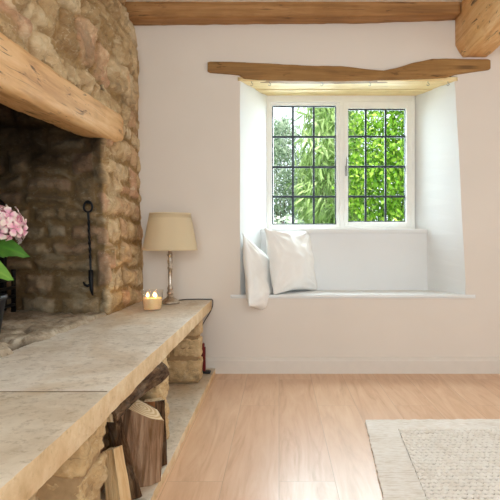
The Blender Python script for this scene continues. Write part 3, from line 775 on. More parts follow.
def log(label, foot, axis, length, sect, spin=0, wood='split', bark_on=None, seed=0, slope=0.0, endm='endgrain', slope2=0.0, rolled=False):
    """split log standing on foot; sect: cross-section polygon (x, y); bark_on: indices of sides that carry bark.
    The top is sawn at a slope."""
    ax = Vector(axis).normalized(); xr = ax.cross(Vector((0, 0, 1))).normalized() if rolled else None; q = Matrix((xr, ax.cross(xr), ax)).transposed().to_quaternion() if rolled else ax.to_track_quat('Z', 'Y') @ Euler((0, 0, spin)).to_quaternion()
    r = empty('split_log', foot); r.rotation_euler = q.to_euler(); tag(r, label, 'log', 'logs stacked under the hearth')
    sect = np.array(sect, float); n = len(sect); sub = 6; ring = []; side = []
    for j in range(n):
        for s in range(sub): ring.append(sect[j] + (sect[(j + 1) % n] - sect[j]) * s / sub); side.append(j)
    ring = np.array(ring); N = len(ring); nz = 26
    t = np.linspace(0, 1, nz)
    P = np.zeros((nz, N, 3)); P[..., :2] = ring[None]
    P[..., 2] = t[:, None] * (length + slope * ring[None, :, 0] + slope2 * ring[None, :, 1])
    x, y, z = P[..., 0], P[..., 1], P[..., 2]
    rr = np.linalg.norm(ring, axis=1)[None, :, None] + 1e-6
    d = np.concatenate([ring[None] / rr[0], np.zeros((1, N, 1))], -1)
    dn = .004 * fbm(x * 22, y * 22, z * 5, seed=seed, oct=4) + .005 * fbm(x * 4, y * 4, z * 5, seed=seed + 9, oct=2)
    P = P + d * dn[..., None]
    V = P.reshape(-1, 3); Fq = []
    for a in range(nz - 1):
        for j in range(N): Fq.append((a * N + j, a * N + (j + 1) % N, (a + 1) * N + (j + 1) % N, (a + 1) * N + j))
    mi = [0] * len(Fq); Fq += [tuple(range(N))[::-1], tuple(range((nz - 1) * N, nz * N))]; mi += [1, 1]
    o = mesh_obj('split_wood', V, Fq, [M[wood], M[endm]], r, smooth=False, mi=mi)
    if bark_on:
        cols = [j for j in range(N) if side[j] in bark_on]; cols.append((cols[-1] + 1) % N)
        nc = len(cols)
        out = P[:, cols] + d[:, cols] * (.007 + .004 * fbm(x[:, cols] * 50, y[:, cols] * 50, z[:, cols] * 14, seed=seed + 5, oct=3))[..., None]
        inn = P[:, cols] + d[:, cols] * -.002
        out[:, 0] = out[:, 0] * .3 + inn[:, 0] * .7; out[:, -1] = out[:, -1] * .3 + inn[:, -1] * .7
        f1 = grid_faces(nz, nc); 
        rim = []
        Vb = np.concatenate([out.reshape(-1, 3), inn.reshape(-1, 3)]); o2 = nz * nc
        for a in (0, nz - 1):
            for j in range(nc - 1): rim.append((a * nc + j, a * nc + j + 1, o2 + a * nc + j + 1, o2 + a * nc + j))
        for j in (0, nc - 1):
            for a in range(nz - 1): rim.append((a * nc + j, (a + 1) * nc + j, o2 + (a + 1) * nc + j, o2 + a * nc + j))
        ob = mesh_obj('bark', Vb, [tuple(f) for f in f1.tolist()] + [tuple(f) for f in f1[:, ::-1] + o2] + rim, M['bark'], r, smooth=False)
        bm = bmesh.new(); bm.from_mesh(ob.data); bmesh.ops.recalc_face_normals(bm, faces=bm.faces); bm.to_mesh(ob.data); bm.free()
    bm = bmesh.new(); bm.from_mesh(o.data); bmesh.ops.recalc_face_normals(bm, faces=bm.faces); bm.to_mesh(o.data); bm.free()
    return r
def half(rx, ry, a0, a1, n=8): return [(rx * math.cos(math.radians(a0 + (a1 - a0) * k / n)), ry * math.sin(math.radians(a0 + (a1 - a0) * k / n))) for k in range(n + 1)]
ZP = .036
log('large upright split log with a pale sawn top and weathered brown face', (-.460, 1.835, ZP), (.03, 0, 1), .236, [(-.085, .055), (-.06, -.04), (-.02, -.072), (.035, -.035), (.048, .035), (-.01, .085)], 0, 'splitdark', [3, 4, 5], 4, -.05, slope2=.5)
log('bark-backed log lying across the top of the log stack under the slab', (-.490, 1.50, .338), (.10, 1, .03), .46, half(.042, .046, 175, 365), 0.0, 'split', list(range(8)), 8, .15, rolled=True)
log('thin upright reddish split log behind the large pale-topped log', (-.436, 1.955, ZP), (-.03, .0, 1), .225, [(-.05, .03), (-.045, -.03), (.015, -.04), (.035, .0), (.02, .035)], .3, 'splitred', [3], 12, .1)
log('narrow dark bark log leaning in beside the pale squared log', (-.448, 1.71, ZP), (-.24, .0, 1), .265, half(.027, .027, -150, 60, 8), 0, 'splitred', list(range(8)), 17, .1, 'splitred')
log('pale squared split log leaning at the front of the log stack', (-.452, 1.565, ZP), (-.13, .02, 1), .200, [(-.036, .022), (-.034, -.022), (.020, -.026), (.024, .018)], .05, 'splitpale', None, 21, .12, slope2=.1)
log('dark split log standing deep in the stack beneath the hearth', (-.625, 1.70, .041), (-.05, .05, 1), .27, [(-.07, .06), (-.06, -.06), (.05, -.07), (.07, .02), (.0, .075)], .6, 'splitdark', [2, 3], 25, .1)

# ------------------------------------------------------------------ iron hook on the cheek wall
def at(px, py, Y): return Vector(((px - 279) * Y / F, Y, EYE + (240 - py) * Y / F))
YK = 2.675
pk = empty('fire_iron', at(88, 212, YK)); o0 = pk.location.copy()
tag(pk, 'black twisted iron fire hook with a ring end hanging on the sooty cheek stones', 'fire tool')
c0 = at(88, 206.5, YK) - o0
tube('ring', [c0 + Vector((.0205 * math.sin(t) * (1 - .12 * math.cos(t)), 0, .026 * math.cos(t))) for t in np.linspace(math.pi, -math.pi, 28)], .0052, M['iron'], pk)
bm = bmesh.new(); a = at(88.2, 212, YK) - o0; b = at(90.8, 271, YK) - o0
n = 60
for i in range(n):                                   # twisted square bar
    pass
rings = []
for i in range(n + 1):
    t = i / n; p = a.lerp(b, t); rr = .0068; tw = t * 14 if .12 < t < .8 else (0.12 * 14 if t <= .12 else .8 * 14)
    rings.append([bm.verts.new(p + Vector((rr * math.cos(tw + k * math.pi / 2 + .78), rr * math.sin(tw + k * math.pi / 2 + .78), 0))) for k in range(4)])
for r0, r1 in zip(rings, rings[1:]):
    for k in range(4): bm.faces.new((r0[k], r0[(k + 1) % 4], r1[(k + 1) % 4], r1[k]))
bm.faces.new(rings[0]); bm.faces.new(rings[-1][::-1])
bm_obj('shaft', bm, M['iron'], pk)
bm = bmesh.new()
add_tube(bm, [at(x, y, YK) - o0 for x, y in ((90.8, 270), (91.0, 280), (91.6, 289), (92.6, 295.5))], [.011, .0115, .0095, .004], 10)
add_tube(bm, [at(x, y, YK) - o0 for x, y in ((91, 284.5), (87.5, 286), (84.8, 284.8), (83.2, 281.8))], [.008, .0075, .006, .004], 10)
bm_obj('hook', bm, M['iron'], pk, True)
box('nail', c0 + Vector((-.005, -.012, .014)), c0 + Vector((.004, .05, .021)), M['iron'], pk, .002)

# ------------------------------------------------------------------ table lamp
LX, LY = -.640, 3.235
lp = empty('table_lamp', (LX, LY, ZH + .002)); tag(lp, 'table lamp with cream tapered shade and antique silver column at the hearth end', 'lamp')
lathe('base', [(0, 0), (.052, 0), (.056, .003), (.056, .009), (.052, .013), (.050, .014), (.047, .019), (.036, .026), (.024, .034), (.016, .046), (.013, .055), (0, .056)], M['silver'], lp)
lathe('stem', [(0, .05), (.017, .052), (.020, .060), (.018, .068), (.012, .072), (.014, .080), (.019, .088), (.015, .096), (.0105, .104), (.012, .17), (.0125, .20), (.017, .204), (.018, .210), (.013, .216), (.0115, .224), (.0155, .238), (.0165, .25), (.012, .258), (.0125, .275), (.017, .28), (.017, .288), (.010, .294), (0, .295)], M['silver'], lp, 28)
lathe('bulb_holder', [(0, .29), (.012, .29), (.012, .33), (.015, .332), (.015, .36), (0, .361)], M['silver'], lp, 20)
zb_, zt_ = .312, .530
lathe('lamp_shade', [(.158, zb_), (.1595, zb_ + .001), (.1595, zb_ + .008), (.1585, zb_ + .009), (.1205, zt_ - .008), (.1213, zt_ - .007), (.1207, zt_), (.1195, zt_), (.157, zb_)], M['shade'], lp, 72, close=True)
bm = bmesh.new()
for k in range(3):
    a = k * 2.094 + .4; add_tube(bm, [(.013 * math.cos(a), .013 * math.sin(a), .345), (.06 * math.cos(a), .06 * math.sin(a), .50), (.1195 * math.cos(a), .1195 * math.sin(a), zt_ - .004)], .0016, 6)
bm_obj('shade_carrier', bm, M['pewter'], lp, True)
def bez(P, n=30):
    P = [Vector(p) for p in P]; out = []
    for i in range(n + 1):
        t = i / n; Q = P[:]
        while len(Q) > 1: Q = [Q[j].lerp(Q[j + 1], t) for j in range(len(Q) - 1)]
        out.append(Q[0])
    return out
tube('cord', bez([(.03, .045, .004), (.0, .21, .003), (.12, .186, .004), (.222, .186, .003)]) + bez([(.2280, .184, -.003), (.236, .175, -.05), (.215, .172, -.085), (.16, .165, -.13), (.13, .165, -.25)]), .0028, M['flex'], lp, 8)

# ------------------------------------------------------------------ candle
cd = empty('jar_candle', (at(152.3, 311, 2.92).x, 2.92, ZH + .002)); tag(cd, 'lit cream candle in a tapered clear glass jar on the hearth beside the lamp', 'candle')
lathe('glass_jar', [(0, 0), (.045, 0), (.047, .003), (.0588, .106), (.0585, .1075), (.0572, .106), (.0456, .008), (.044, .0065), (0, .0065)], M['candleglass'], cd, 48)
lathe('wax', [(0, .007), (.0435, .007), (.0452, .010), (.0510, .064), (.0500, .066), (.044, .0635), (0, .062)], M['wax'], cd, 40)
for k, (x, y) in enumerate(((-.024, -.004), (.020, -.014), (.006, .022))):
    tube('wick', [(x, y, .061), (x + .001, y, .070)], .0012, M['wick'], cd, 6)
    lathe('flame', [(0, .069), (.005, .0710), (.0078, .0755), (.0072, .081), (.004, .087), (0, .094)], M['flame'], cd, 14, (x, y, 0))
for x, y in ((-.022, -.006), (.018, -.012)):
    q = light('candle_glow', 'POINT', (cd.location.x + x, cd.location.y + y - .002, cd.location.z + .088), (0, 0, 0), .16, (1, .58, .22), shadow_soft_size=.012)

for x, y in ((-.018, -.012), (.018, -.012)):
    light('added_wax_glow', 'POINT', (cd.location.x + x, cd.location.y + y, cd.location.z + .062), (0, 0, 0), .006, (1, .50, .14), shadow_soft_size=.006)  # extra lamps added inside the wax to make it glow
# ------------------------------------------------------------------ unidentified small red thing behind the pier
rd = empty('red_object', (-.443, 3.285, .037)); tag(rd, 'small red upright bar with a black foot, half hidden behind the far stone pier', 'tool')
bm = bmesh.new(); add_box(bm, (-.030, -.012, .012), (.004, .012, .155), .004, 2)
for v in bm.verts: v.co.x += .0 if v.co.z > .14 else .004 * math.sin(v.co.z * 20)
add_box(bm, (-.026, -.014, .15), (-.002, .014, .178), .006, 2)
bm_obj('bar', bm, M['red'], rd)
box('grip', (-.034, -.016, .06), (-.012, .014, .105), M['black'], rd, .004)
box('foot', (-.035, -.03, 0), (.036, .012, .014), M['black'], rd, .005)

# ------------------------------------------------------------------ cushions
def cushion(name, s, t, seed, label, xf, clamp=None, wr=1.0):
    n = 44
    u = np.linspace(-1, 1, n); U, Vv = np.meshgrid(u, u, indexing='ij')
    sides = []
    for sg in (1, -1):
        pin = .12
        X = s / 2 * U * (1 - pin * (1 - Vv ** 2) * np.abs(U)); Z = s / 2 * Vv * (1 - pin * (1 - U ** 2) * np.abs(Vv))
        th = t / 2 * np.clip((1 - U ** 2) * (1 - Vv ** 2), 0, 1) ** .5
        w = .014 * fbm(U * 1.8 + sg * 5, Vv * 1.8, seed=seed, oct=3)
        cr = 0
        for cu, cv in ((-1, -1), (-1, 1), (1, -1), (1, 1)):                      # creases run out of the corners
            r = np.hypot(U - cu, Vv - cv); a = np.arctan2(Vv - cv, U - cu)
            cr = cr + .010 * np.sin(a * 13 + seed + cu * 2 + cv) * np.exp(-(r / .75) ** 2) * sstep(.05, .3, r)
        Y = sg * (th + (w + cr * wr) * np.clip(th / (t * .25), 0, 1)) 
        sides.append(np.stack([X, Y, Z], -1))
    P = np.concatenate([q.reshape(-1, 3) for q in sides])
    f = np.concatenate([grid_faces(n, n), grid_faces(n, n, n * n, True)])
    Mw = xf; A = np.array(Mw)
    Wp = P @ A[:3, :3].T + A[:3, 3]
    if clamp: Wp = clamp(Wp)
    loc = Wp.mean(0); loc[2] = Wp[:, 2].min()
    o = mesh_obj(name, Wp - loc, f, M['cushion'])
    bm = bmesh.new(); bm.from_mesh(o.data); bmesh.ops.remove_doubles(bm, verts=bm.verts, dist=1e-4); bmesh.ops.recalc_face_normals(bm, faces=bm.faces); bm.to_mesh(o.data); bm.free()
    o.data.polygons.foreach_set('use_smooth', np.ones(len(o.data.polygons), bool))
    o.location = loc; tag(o, label, 'cushion', 'cushions on the window seat'); return o
def basis(xd, zd, cen):
    x = Vector(xd).normalized(); z = Vector(zd); z = (z - x * z.dot(x)).normalized(); y = z.cross(x)
    return Matrix(((x.x, y.x, z.x, cen[0]), (x.y, y.y, z.y, cen[1]), (x.z, y.z, z.z, cen[2]), (0, 0, 0, 1)))
def on_seat(Wp, floor=ZS + .002):
    inside = sstep(3.395, 3.425, Wp[:, 1])
    z = Wp[:, 2]; lift = np.maximum(floor + .05 * 0 - z, 0)
    Wp[:, 2] = z + lift * inside
    # do not push into the plaster of the left reveal
    lim = np.where(Wp[:, 1] > WALL_Y - .012, RL0 + .006 + np.maximum(Wp[:, 1] - WALL_Y, 0) * .386, -9)
    Wp[:, 0] = np.maximum(Wp[:, 0], lim)
    Wp[:, 1] = np.minimum(Wp[:, 1], YP - .004)
    return Wp
# right cushion: stands across the corner, leaning back on the other
BL, BR = Vector((-.025, 3.425, ZS)), Vector((.250, 3.725, ZS))
up = Vector((-.056, .050, .395))
s2 = .435
cushion('cushion', s2, .165, 4, 'white square cushion in front, facing the room on the window seat', basis(BR - BL, up, (BL + BR) / 2 + up * .52), on_seat, 1.3)
A_, B_ = Vector((-.238, 3.405, .883)), Vector((-.152, 3.275, .42)); D_ = Vector((-.070, 3.78, .725))
cen = A_ + (B_ - A_) / 2 + (D_ - A_) / 2
cushion('cushion', .485, .125, 9, 'white square cushion behind, tipped with one corner drooping over the seat edge', basis(D_ - A_, A_ - B_, cen), on_seat)

# ------------------------------------------------------------------ rug
RK = .016
rA, rB, rC, rD = Vector((.394, 2.512, 0)), Vector((1.95, 2.53, 0)), Vector((1.92, .75, 0)), Vector((.250, .75, 0))   # far left, far right, near right, near left
def rp(u, v): return rA * (1 - u) * (1 - v) + rB * u * (1 - v) + rC * u * v + rD * (1 - u) * v
rg_ = empty('rug', (1.1, 1.65, 0)); tag(rg_, 'cream woven wool rug with a flat border on the oak floor', 'rug')
org = rg_.location
def rug_sheet(name, u0, u1, v0, v1, step, hf, m, skirt=True):
    Lu, Lv = 1.55, 1.8
    us = np.linspace(u0, u1, max(2, int((u1 - u0) * Lu / step))); vs_ = np.linspace(v0, v1, max(2, int((v1 - v0) * Lv / step)))
    U, Vv = np.meshgrid(us, vs_, indexing='ij')
    a, b, c, d = [np.array(p[:]) for p in (rA, rB, rC, rD)]
    P = a * ((1 - U) * (1 - Vv))[..., None] + b * (U * (1 - Vv))[..., None] + c * (U * Vv)[..., None] + d * ((1 - U) * Vv)[..., None]
    P[..., 2] = hf(U * Lu, Vv * Lv)
    global VV_
    VV_ = Vv
    return P, U
g = G('cream_wool', .95, .1); n1 = g.noise(g.obj(), 8, 3); n2 = g.noise(g.obj(), 260, 2)
c = g.mix(g.attr('backing'), g.ramp(g.math('ADD', g.math('MULTIPLY', g.attr('tone'), .25), g.math('MULTIPLY', n1, .75)), [(.15, '#ddd2c4'), (.5, '#ebe4da'), (.9, '#f3eee6')]), '#75634f')
g.col(c).bump(n2, .3, .003); M['wool'] = g.m; g = G('cream_wool_flat', .95, .1); v = g.obj((.25, 1, 1)); n1 = g.noise(v, 95, 3, .6, .5); n2 = g.noise(g.obj(), 9, 3)
g.col(g.ramp(g.math('ADD', g.math('MULTIPLY', n1, .7), g.math('MULTIPLY', n2, .3)), [(.34, '#d6cabb'), (.5, '#e8e0d6'), (.68, '#f2ede6')])).bump(n1, .6, .004); M['wool2'] = g.m
M['jute'] = m_cloth('jute_backing', '#8d7a62', 0)
bu, bv = .085, .075
def border_h(u, v): return .010 + .0016 * np.sin(v * 2 * math.pi / .012) * np.sin(u * 400) * .0 + .0014 * fbm(u * 40, v * 130, seed=4, oct=3)
Vs = []; Fs = []; off = 0
for (u0, u1, v0, v1) in ((0, 1, 0, bv), (0, bu, bv, 1), (1 - bu, 1, bv, 1)):
    P, U = rug_sheet('b', u0, u1, v0, v1, .008, border_h, None)
    nu, nv = U.shape; jit = .0022
    if u0 == 0: P[0, :, 0] += jit * fbm(P[0, :, 1] * 60, P[0, :, 1] * 0, seed=2, oct=2); 
    if v0 == 0: P[:, 0, 1] += jit * .5 * fbm(P[:, 0, 0] * 60, P[:, 0, 0] * 0, seed=3, oct=2)
    Vs.append(P.reshape(-1, 3)); Fs.append(grid_faces(nu, nv, off)); off += nu * nv
    if u0 == 0:                                           # outer edge comes down to the floor
        E = P[0].copy(); E[:, 2] = .0005; Vs.append(np.concatenate([P[0], E])); Fs.append(grid_faces(2, nv, off)); off += 2 * nv
    if v0 == 0:
        E = P[:, 0].copy(); E[:, 2] = .0005; Vs.append(np.concatenate([P[:, 0], E])); Fs.append(grid_faces(2, nu, off)); off += 2 * nu
o = mesh_obj('border', np.concatenate(Vs) - np.array(org), np.concatenate(Fs), M['wool2'], rg_)
def loops(u, v):
    pu, pv = .0215, .027
    row = np.floor(v / pv); uo = u + (row % 2) * pu * .5 + .005 * vnoise(u * 30, v * 30, seed=8)
    a = np.abs((uo / pu) % 1 - .5) * 2; b = np.abs((v / pv + .12 * vnoise(u * 25, v * 25, seed=9)) % 1 - .5) * 2
    cell = _h(np.floor(uo / pu), row, row * 0, 5)
    hole = np.clip((a ** 2.2) * (b ** 2.2) * 3.4, 0, 1)          # knots touch; the weave opens only where four meet
    mound = .5 * (1 - a ** 2) + .5 * (1 - b ** 2)
    return .0125 + .0035 * mound + .0025 * (cell - .5) - (.0095 + .003 * cell) * hole + .001 * fbm(u * 120, v * 120, seed=6, oct=2)
def field_h(u, v): return loops(u, v)
def yarn(u, v):
    pu, pv = .0215, .027; row = np.floor(v / pv); uo = u + (row % 2) * pu * .5 + .005 * vnoise(u * 30, v * 30, seed=8)
    a = np.abs((uo / pu) % 1 - .5) * 2; b = np.abs((v / pv + .12 * vnoise(u * 25, v * 25, seed=9)) % 1 - .5) * 2
    return sstep(.18, .46, a ** 1.6 * b ** 1.6 + .12 * vnoise(u * 60, v * 60, seed=12)) * .9, _h(np.floor(uo / pu), row, row * 0, 9)
P, U = rug_sheet('f', bu, 1 - bu, bv, .80, .0032, field_h, None)
o = mesh_obj('woven_field', P.reshape(-1, 3) - np.array(org), grid_faces(*U.shape), M['wool'], rg_, attrs=dict(zip(('backing', 'tone'), yarn(U * 1.55, VV_ * 1.8))))
P, U = rug_sheet('k', bu - .004, 1 - bu + .004, bv - .004, 1, .05, lambda u, v: .0078 + u * 0, None)
mesh_obj('backing', P.reshape(-1, 3) - np.array(org), grid_faces(*U.shape), M['jute'], rg_)

# ------------------------------------------------------------------ iron grate in the fireplace
gr = empty('fire_grate', (-1.34, 2.45, ZH + .02)); tag(gr, 'black iron fire grate with a sloping hood behind the pink hydrangea', 'fire grate')
def frustum(name, x0, x1, y0, y1, z0, X0, X1, Y0, Y1, z1, m, parent):
    bm = bmesh.new()
    a = [bm.verts.new(p) for p in ((x0, y0, z0), (x1, y0, z0), (x1, y1, z0), (x0, y1, z0))]; b = [bm.verts.new(p) for p in ((X0, Y0, z1), (X1, Y0, z1), (X1, Y1, z1), (X0, Y1, z1))]
    bm.faces.new(a[::-1]); bm.faces.new(b)
    for k in range(4): bm.faces.new((a[k], a[(k + 1) % 4], b[(k + 1) % 4], b[k]))
    bmesh.ops.bevel(bm, geom=list(bm.edges), offset=.004, segments=2, affect='EDGES'); return bm_obj(name, bm, m, parent)
frustum('hood', -.17, .115, -.12, .17, .455, -.10, .02, -.02, .14, .555, M['iron'], gr)
box('hood_rim', (-.175, -.125, .440), (.12, .172, .458), M['iron'], gr, .004)
box('back_plate', (-.17, .14, .02), (.05, .16, .445), M['iron'], gr, .004)
for k in range(4): tube('bar', [(-.17, -.13, .05 + k * .04), (.075, -.13, .05 + k * .04), (.09, -.115, .05 + k * .04), (.09, .15, .05 + k * .04)], .008, M['iron'], gr, 8)
for x, y in ((-.165, -.125), (.083, -.122), (.085, .15), (-.165, .15)):
    tube('leg', [(x, y, 0), (x, y, .20), (x, y, .215)], [.012, .010, .012], M['iron'], gr, 8)
for x in (-.13, .04): box('hood_strut', (x - .01, .125, .05), (x + .01, .14, .445), M['iron'], gr, .002)

# ------------------------------------------------------------------ hydrangea
HX, HY = -1.085, 1.98
hy = empty('potted_hydrangea', (HX, HY, ZH + .022)); tag(hy, 'potted pink hydrangea with broad green leaves at the left edge on the hearth', 'plant')
lathe('pot', [(0, 0), (.068, 0), (.072, .004), (.092, .135), (.097, .137), (.098, .152), (.090, .153), (.085, .14), (0, .135)], plain('charcoal_pot', '#26262a', .5), hy, 36)
lathe('soil', [(0, .146), (.084, .140)], plain('potting_soil', '#2a1e16', .95), hy, 24)
g = G('hydrangea_leaf', .42, .45); t = g.attr('tone'); n = g.noise(g.obj(), 25, 3)
g.col(g.mix(g.ramp(n, [(.3, 0.0), (.75, .5)]), g.ramp(t, [(0, '#2c5a1e'), (.5, '#4d8a2c'), (1, '#8fb84e')]), '#6aa23c')); M['hleaf'] = g.m
def leaf_mesh(name, L, Wd, droop, m, parent, mat4, tone, nl=12, nw=8, curl=.15):
    t = np.linspace(0, 1, nl); s = np.linspace(-1, 1, nw + 1); T_, S_ = np.meshgrid(t, s, indexing='ij')
    prof = np.sin(np.pi * T_ ** .8) ** .8 * (1 - .25 * T_) * (1 + .05 * np.sin(T_ * 60))
    X = S_ * prof * Wd / 2; Yy = T_ * L; Z = -droop * L * T_ ** 2 - curl * np.abs(S_) * prof * Wd * -.5 + .004 * np.sin(T_ * 26) * np.abs(S_)
    P = np.stack([X, Yy, Z], -1).reshape(-1, 3); A = np.array(mat4); P = P @ A[:3, :3].T + A[:3, 3]
    o = mesh_obj(name, P, grid_faces(nl, nw + 1), m, parent, attrs={'tone': np.clip(tone + .35 * np.exp(-(S_ * 6) ** 2), 0, 1)})
    return o
stem_top = Vector((.015, 0, .36))
for k, (x, y, z) in enumerate(((.0, .0, .40), (-.11, .05, .43), (.03, .1, .38))):
    tube('stem', bez([(x * .2, y * .2, .12), (x * .5, y * .5, .25), (x, y, z)], 8), .005, plain('green_stem', '#4b7a30', .6), hy, 8)
rnd = random.Random(5)
g = G('hydrangea_petal', .7, .2); t = g.attr('tone'); g.col(g.ramp(t, [(0, '#dd7fa6'), (.35, '#efb0c2'), (.65, '#f6dcd8'), (1, '#f4ead9')])); M['petal'] = g.m
def flower_head(cen, R, n, seed):
    r = random.Random(seed); V = []; Fq = []; tn = []
    for i in range(n):
        zf = 1 - 1.55 * (i + .5) / n; a = i * 2.39996 + r.uniform(-.2, .2)
        d = Vector((math.sqrt(max(0, 1 - zf * zf)) * math.cos(a), math.sqrt(max(0, 1 - zf * zf)) * math.sin(a), zf)).normalized()
        p = Vector(cen) + Vector((d.x * R, d.y * R, d.z * R * .72)) * r.uniform(.84, 1.08)
        q = d.to_track_quat('Z', 'Y') @ Euler((r.uniform(-.35, .35), r.uniform(-.35, .35), r.uniform(0, 1.57))).to_quaternion()
        pk_ = r.uniform(-.1, .25)
        for kq in range(4):
            w = .0185 * r.uniform(.9, 1.15); e = Euler((0, 0, kq * math.pi / 2)).to_quaternion(); b0 = len(V)
            for (lx, ly, lz, tt) in ((0, .001, 0, .0), (-w * .55, w * .75, .003, .45), (w * .55, w * .75, .003, .45), (0, w * .7, .001, .35), (-w * .62, w * 1.3, .001, .9), (w * .62, w * 1.3, .001, .9), (0, w * 1.6, -.003, 1.0)):
                V.append(p + q @ (e @ Vector((lx, ly, lz)))); tn.append(min(1, max(0, tt * .85 + pk_)))
            Fq += [(b0, b0 + 3, b0 + 1), (b0, b0 + 2, b0 + 3), (b0 + 1, b0 + 3, b0 + 6, b0 + 4), (b0 + 3, b0 + 2, b0 + 5, b0 + 6)]
    return mesh_obj('flower_head', [tuple(v) for v in V], Fq, M['petal'], hy, attrs={'tone': tn})
flower_head((.072, -.02, .402), .098, 84, 1)
flower_head((-.13, .05, .44), .09, 60, 2)
for k, (az, el, L, Wd, z0, x0, y0, tone) in enumerate(((80, -6, .195, .125, .350, .0, -.05, .15), (92, -14, .170, .105, .285, .0, -.08, .75), (112, -30, .16, .10, .33, .0, -.08, .45), (120, -35, .16, .10, .285, .01, -.08, .3), (100, -30, .13, .085, .23, .02, -.1, .05), (200, 0, .16, .10, .30, 0, 0, .4), (20, 5, .15, .09, .31, 0, .03, .2), (290, 0, .16, .1, .3, -.03, 0, .3), (150, -20, .17, .11, .33, 0, -.02, .35))):
    m4 = Matrix.Translation((x0, y0, z0)) @ Matrix.Rotation(math.radians(-az), 4, 'Z') @ Matrix.Rotation(math.radians(el), 4, 'X') @ Matrix.Rotation(math.radians(42 if az < 118 else -10), 4, 'Y')
    leaf_mesh('leaf', L, Wd, .28, M['hleaf'], hy, m4, tone)

# ------------------------------------------------------------------ garden beyond the window
quad_sheet('ground', [(-9, 3.97, -.3), (11, 3.97, -.3), (11, 16, -.3), (-9, 16, -.3)], plain('garden_grass', '#6f8a45', .95, .1, var=.3, scale=4))
def m_leaf(name, ramp, trans=.4):
    g = G(name, .5, .35); t = g.attr('tone'); c = g.ramp(t, ramp); g.col(c)
    tr = g.new('ShaderNodeBsdfTranslucent'); g.put(tr.inputs[0], c); x = g.new('ShaderNodeMixShader'); x.inputs[0].default_value = trans
    g.t.links.new(g.b.outputs[0], x.inputs[1]); g.t.links.new(tr.outputs[0], x.inputs[2]); g.t.links.new(x.outputs[0], g.out.inputs[0]); return g.m
LM = {'bright': m_leaf('yellow_green_leaves', [(0, '#3d6a12'), (.5, '#7aaa2c'), (1, '#cfe46a')]),
      'bamboo': m_leaf('bamboo_leaves', [(0, '#6d8b50'), (.5, '#a6c278'), (1, '#dbe9b2')]),
      'grey': m_leaf('grey_green_leaves', [(0, '#5f785f'), (.5, '#a0b598'), (1, '#dfe8d4')]),
      'dark': m_leaf('dark_hedge_leaves', [(0, '#2f4a28'), (.5, '#4e6f3a'), (1, '#7c9a58')]),
      'white': m_leaf('white_blossom', [(0, '#e6e4e0'), (1, '#fbfaf6')])}
M['twig'] = plain('twig_bark', '#6b5a45', .9)
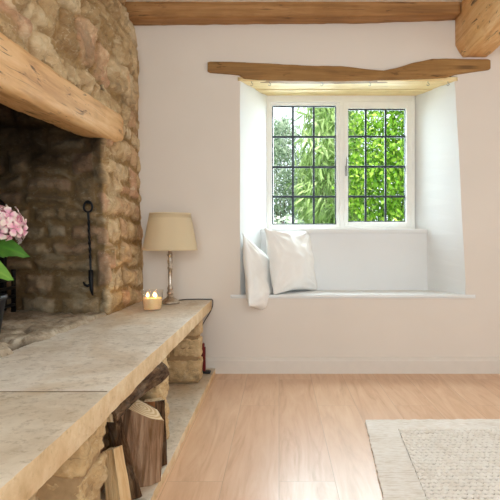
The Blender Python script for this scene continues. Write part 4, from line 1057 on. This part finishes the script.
def shrub(name, cen, rad, n, leaf, kind, label, cat, seed, droop=.3, stems=7, lean=0, group='shrubs beyond the window', shell=.45, clump=14, blossom=0):
    r = np.random.RandomState(seed)
    root = empty(name, (cen[0], cen[1], -.3)); tag(root, label, cat, group)
    rad = np.array(rad)
    # leaves gather in clumps inside an ellipsoid
    cc = r.normal(size=(n // clump + 1, 3)); cc /= np.linalg.norm(cc, axis=1, keepdims=True); cc *= (shell + (1 - shell) * r.rand(len(cc), 1) ** .5)
    cc = cc * rad + np.array(cen)
    cidx = r.randint(0, len(cc), n)
    base = cc[cidx] + r.normal(size=(n, 3)) * rad.min() * .16
    cdir = r.normal(size=(len(cc), 3)); d = cdir[cidx] * .6 + r.normal(size=(n, 3)) * .7; d[:, 2] -= droop * 2.0; d[:, 1] -= .25
    d /= np.linalg.norm(d, axis=1, keepdims=True)
    up = r.normal(size=(n, 3)) * .6 + np.array([0, -.5, 1.0]); w = np.cross(d, up); w /= np.linalg.norm(w, axis=1, keepdims=True) + 1e-9
    nn = np.cross(w, d)
    L = leaf[0] * r.uniform(.6, 1.25, (n, 1)); Wd = leaf[1] * r.uniform(.7, 1.2, (n, 1))
    pts = [base, base + d * L * .3 + w * Wd * .5, base + d * L * .3 - w * Wd * .5, base + d * L * .7 + w * Wd * .36 - nn * L * .06, base + d * L * .7 - w * Wd * .36 - nn * L * .06, base + d * L - nn * L * .18]
    V = np.stack(pts, 1).reshape(-1, 3); b = np.arange(n) * 6
    tris = np.concatenate([np.stack([b, b + 1, b + 2], 1), np.stack([b + 4, b + 3, b + 5], 1)]).tolist(); quads = np.stack([b + 1, b + 3, b + 4, b + 2], 1).tolist()
    tone = np.repeat(np.clip(r.normal(.45, .2, n) + .15 * r.normal(size=len(cc))[cidx], 0, 1), 6)
    keep_z = V[:, 2]
    V[:, 2] = np.maximum(V[:, 2], -.28)
    V = V - np.array(root.location)
    mesh_obj('foliage', V, tris + quads, LM[kind], root, attrs={'tone': tone})
    if blossom:
        nb = blossom; pb = r.normal(size=(nb, 3)); pb /= np.linalg.norm(pb, axis=1, keepdims=True); pb = pb * rad * 1.03 + np.array(cen) - np.array(root.location); pb[:, 2] = np.maximum(pb[:, 2], .05)
        VV = []; FF = []
        for p in pb:
            ax = Vector(r.normal(size=3)); ax.y -= 1; q = ax.to_track_quat('Z', 'Y'); b0 = len(VV)
            VV.append(Vector(p)); 
            for k in range(8): VV.append(Vector(p) + q @ Vector((.022 * math.cos(k * math.pi / 4) * (1 if k % 2 else .6), .022 * math.sin(k * math.pi / 4) * (1 if k % 2 else .6), .006)))
            FF += [(b0, b0 + 1 + k, b0 + 1 + (k + 1) % 8) for k in range(8)]
        mesh_obj('blossom', [tuple(v) for v in VV], FF, LM['white'], root, attrs={'tone': r.rand(len(VV))})
    bm = bmesh.new()
    for k in range(stems):
        e = cc[r.randint(len(cc))] - np.array(root.location); a = r.uniform(-1, 1, 2) * rad[:2] * .25
        add_tube(bm, [(a[0], a[1], -.0), (a[0] + (e[0] - a[0]) * .3, a[1] + (e[1] - a[1]) * .3, e[2] * .5), tuple(e)], [.016, .011, .004], 6)
    bm_obj('stem', bm, M['twig'], root, True)
    return root
shrub('broadleaf_shrub', (1.46, 5.75, 1.45), (.76, .52, 1.40), 17000, (.058, .028), 'bright', 'bright yellow-green leafy shrub filling the right casement', 'shrub', 1, shell=.3)
shrub('bamboo', (.68, 6.98, 1.55), (.40, .44, 1.62), 5600, (.19, .027), 'bamboo', 'arching bamboo with long drooping leaves behind the window mullion', 'bamboo', 2, droop=.75, stems=14)
shrub('grey_conifer', (-.06, 8.5, 1.35), (.66, .50, 1.36), 11000, (.10, .024), 'grey', 'hazy grey-green feathery shrub at the left of the left window light', 'shrub', 3, droop=.1)
shrub('grey_conifer', (.02, 9.75, 2.70), (.17, .17, .36), 420, (.16, .022), 'grey', 'small feathery tree tip against the pale sky at upper left of the window', 'tree', 4, droop=0, stems=4)
shrub('flowering_shrub', (.02, 5.4, .62), (.42, .35, .42), 1600, (.05, .022), 'grey', 'low shrub dotted with white blossom at the foot of the left window light', 'shrub', 5, blossom=330)
shrub('garden_hedge', (2.75, 11.6, .9), (2.6, .8, 1.9), 8000, (.14, .065), 'dark', 'dark green hedge farther back behind the bright shrub', 'hedge', 6, stems=10)
shrub('garden_hedge', (-2.5, 11.6, .6), (1.9, .8, 1.6), 4500, (.14, .065), 'dark', 'dark green hedge far back to the left of the grey feathery shrub', 'hedge', 7, stems=8)
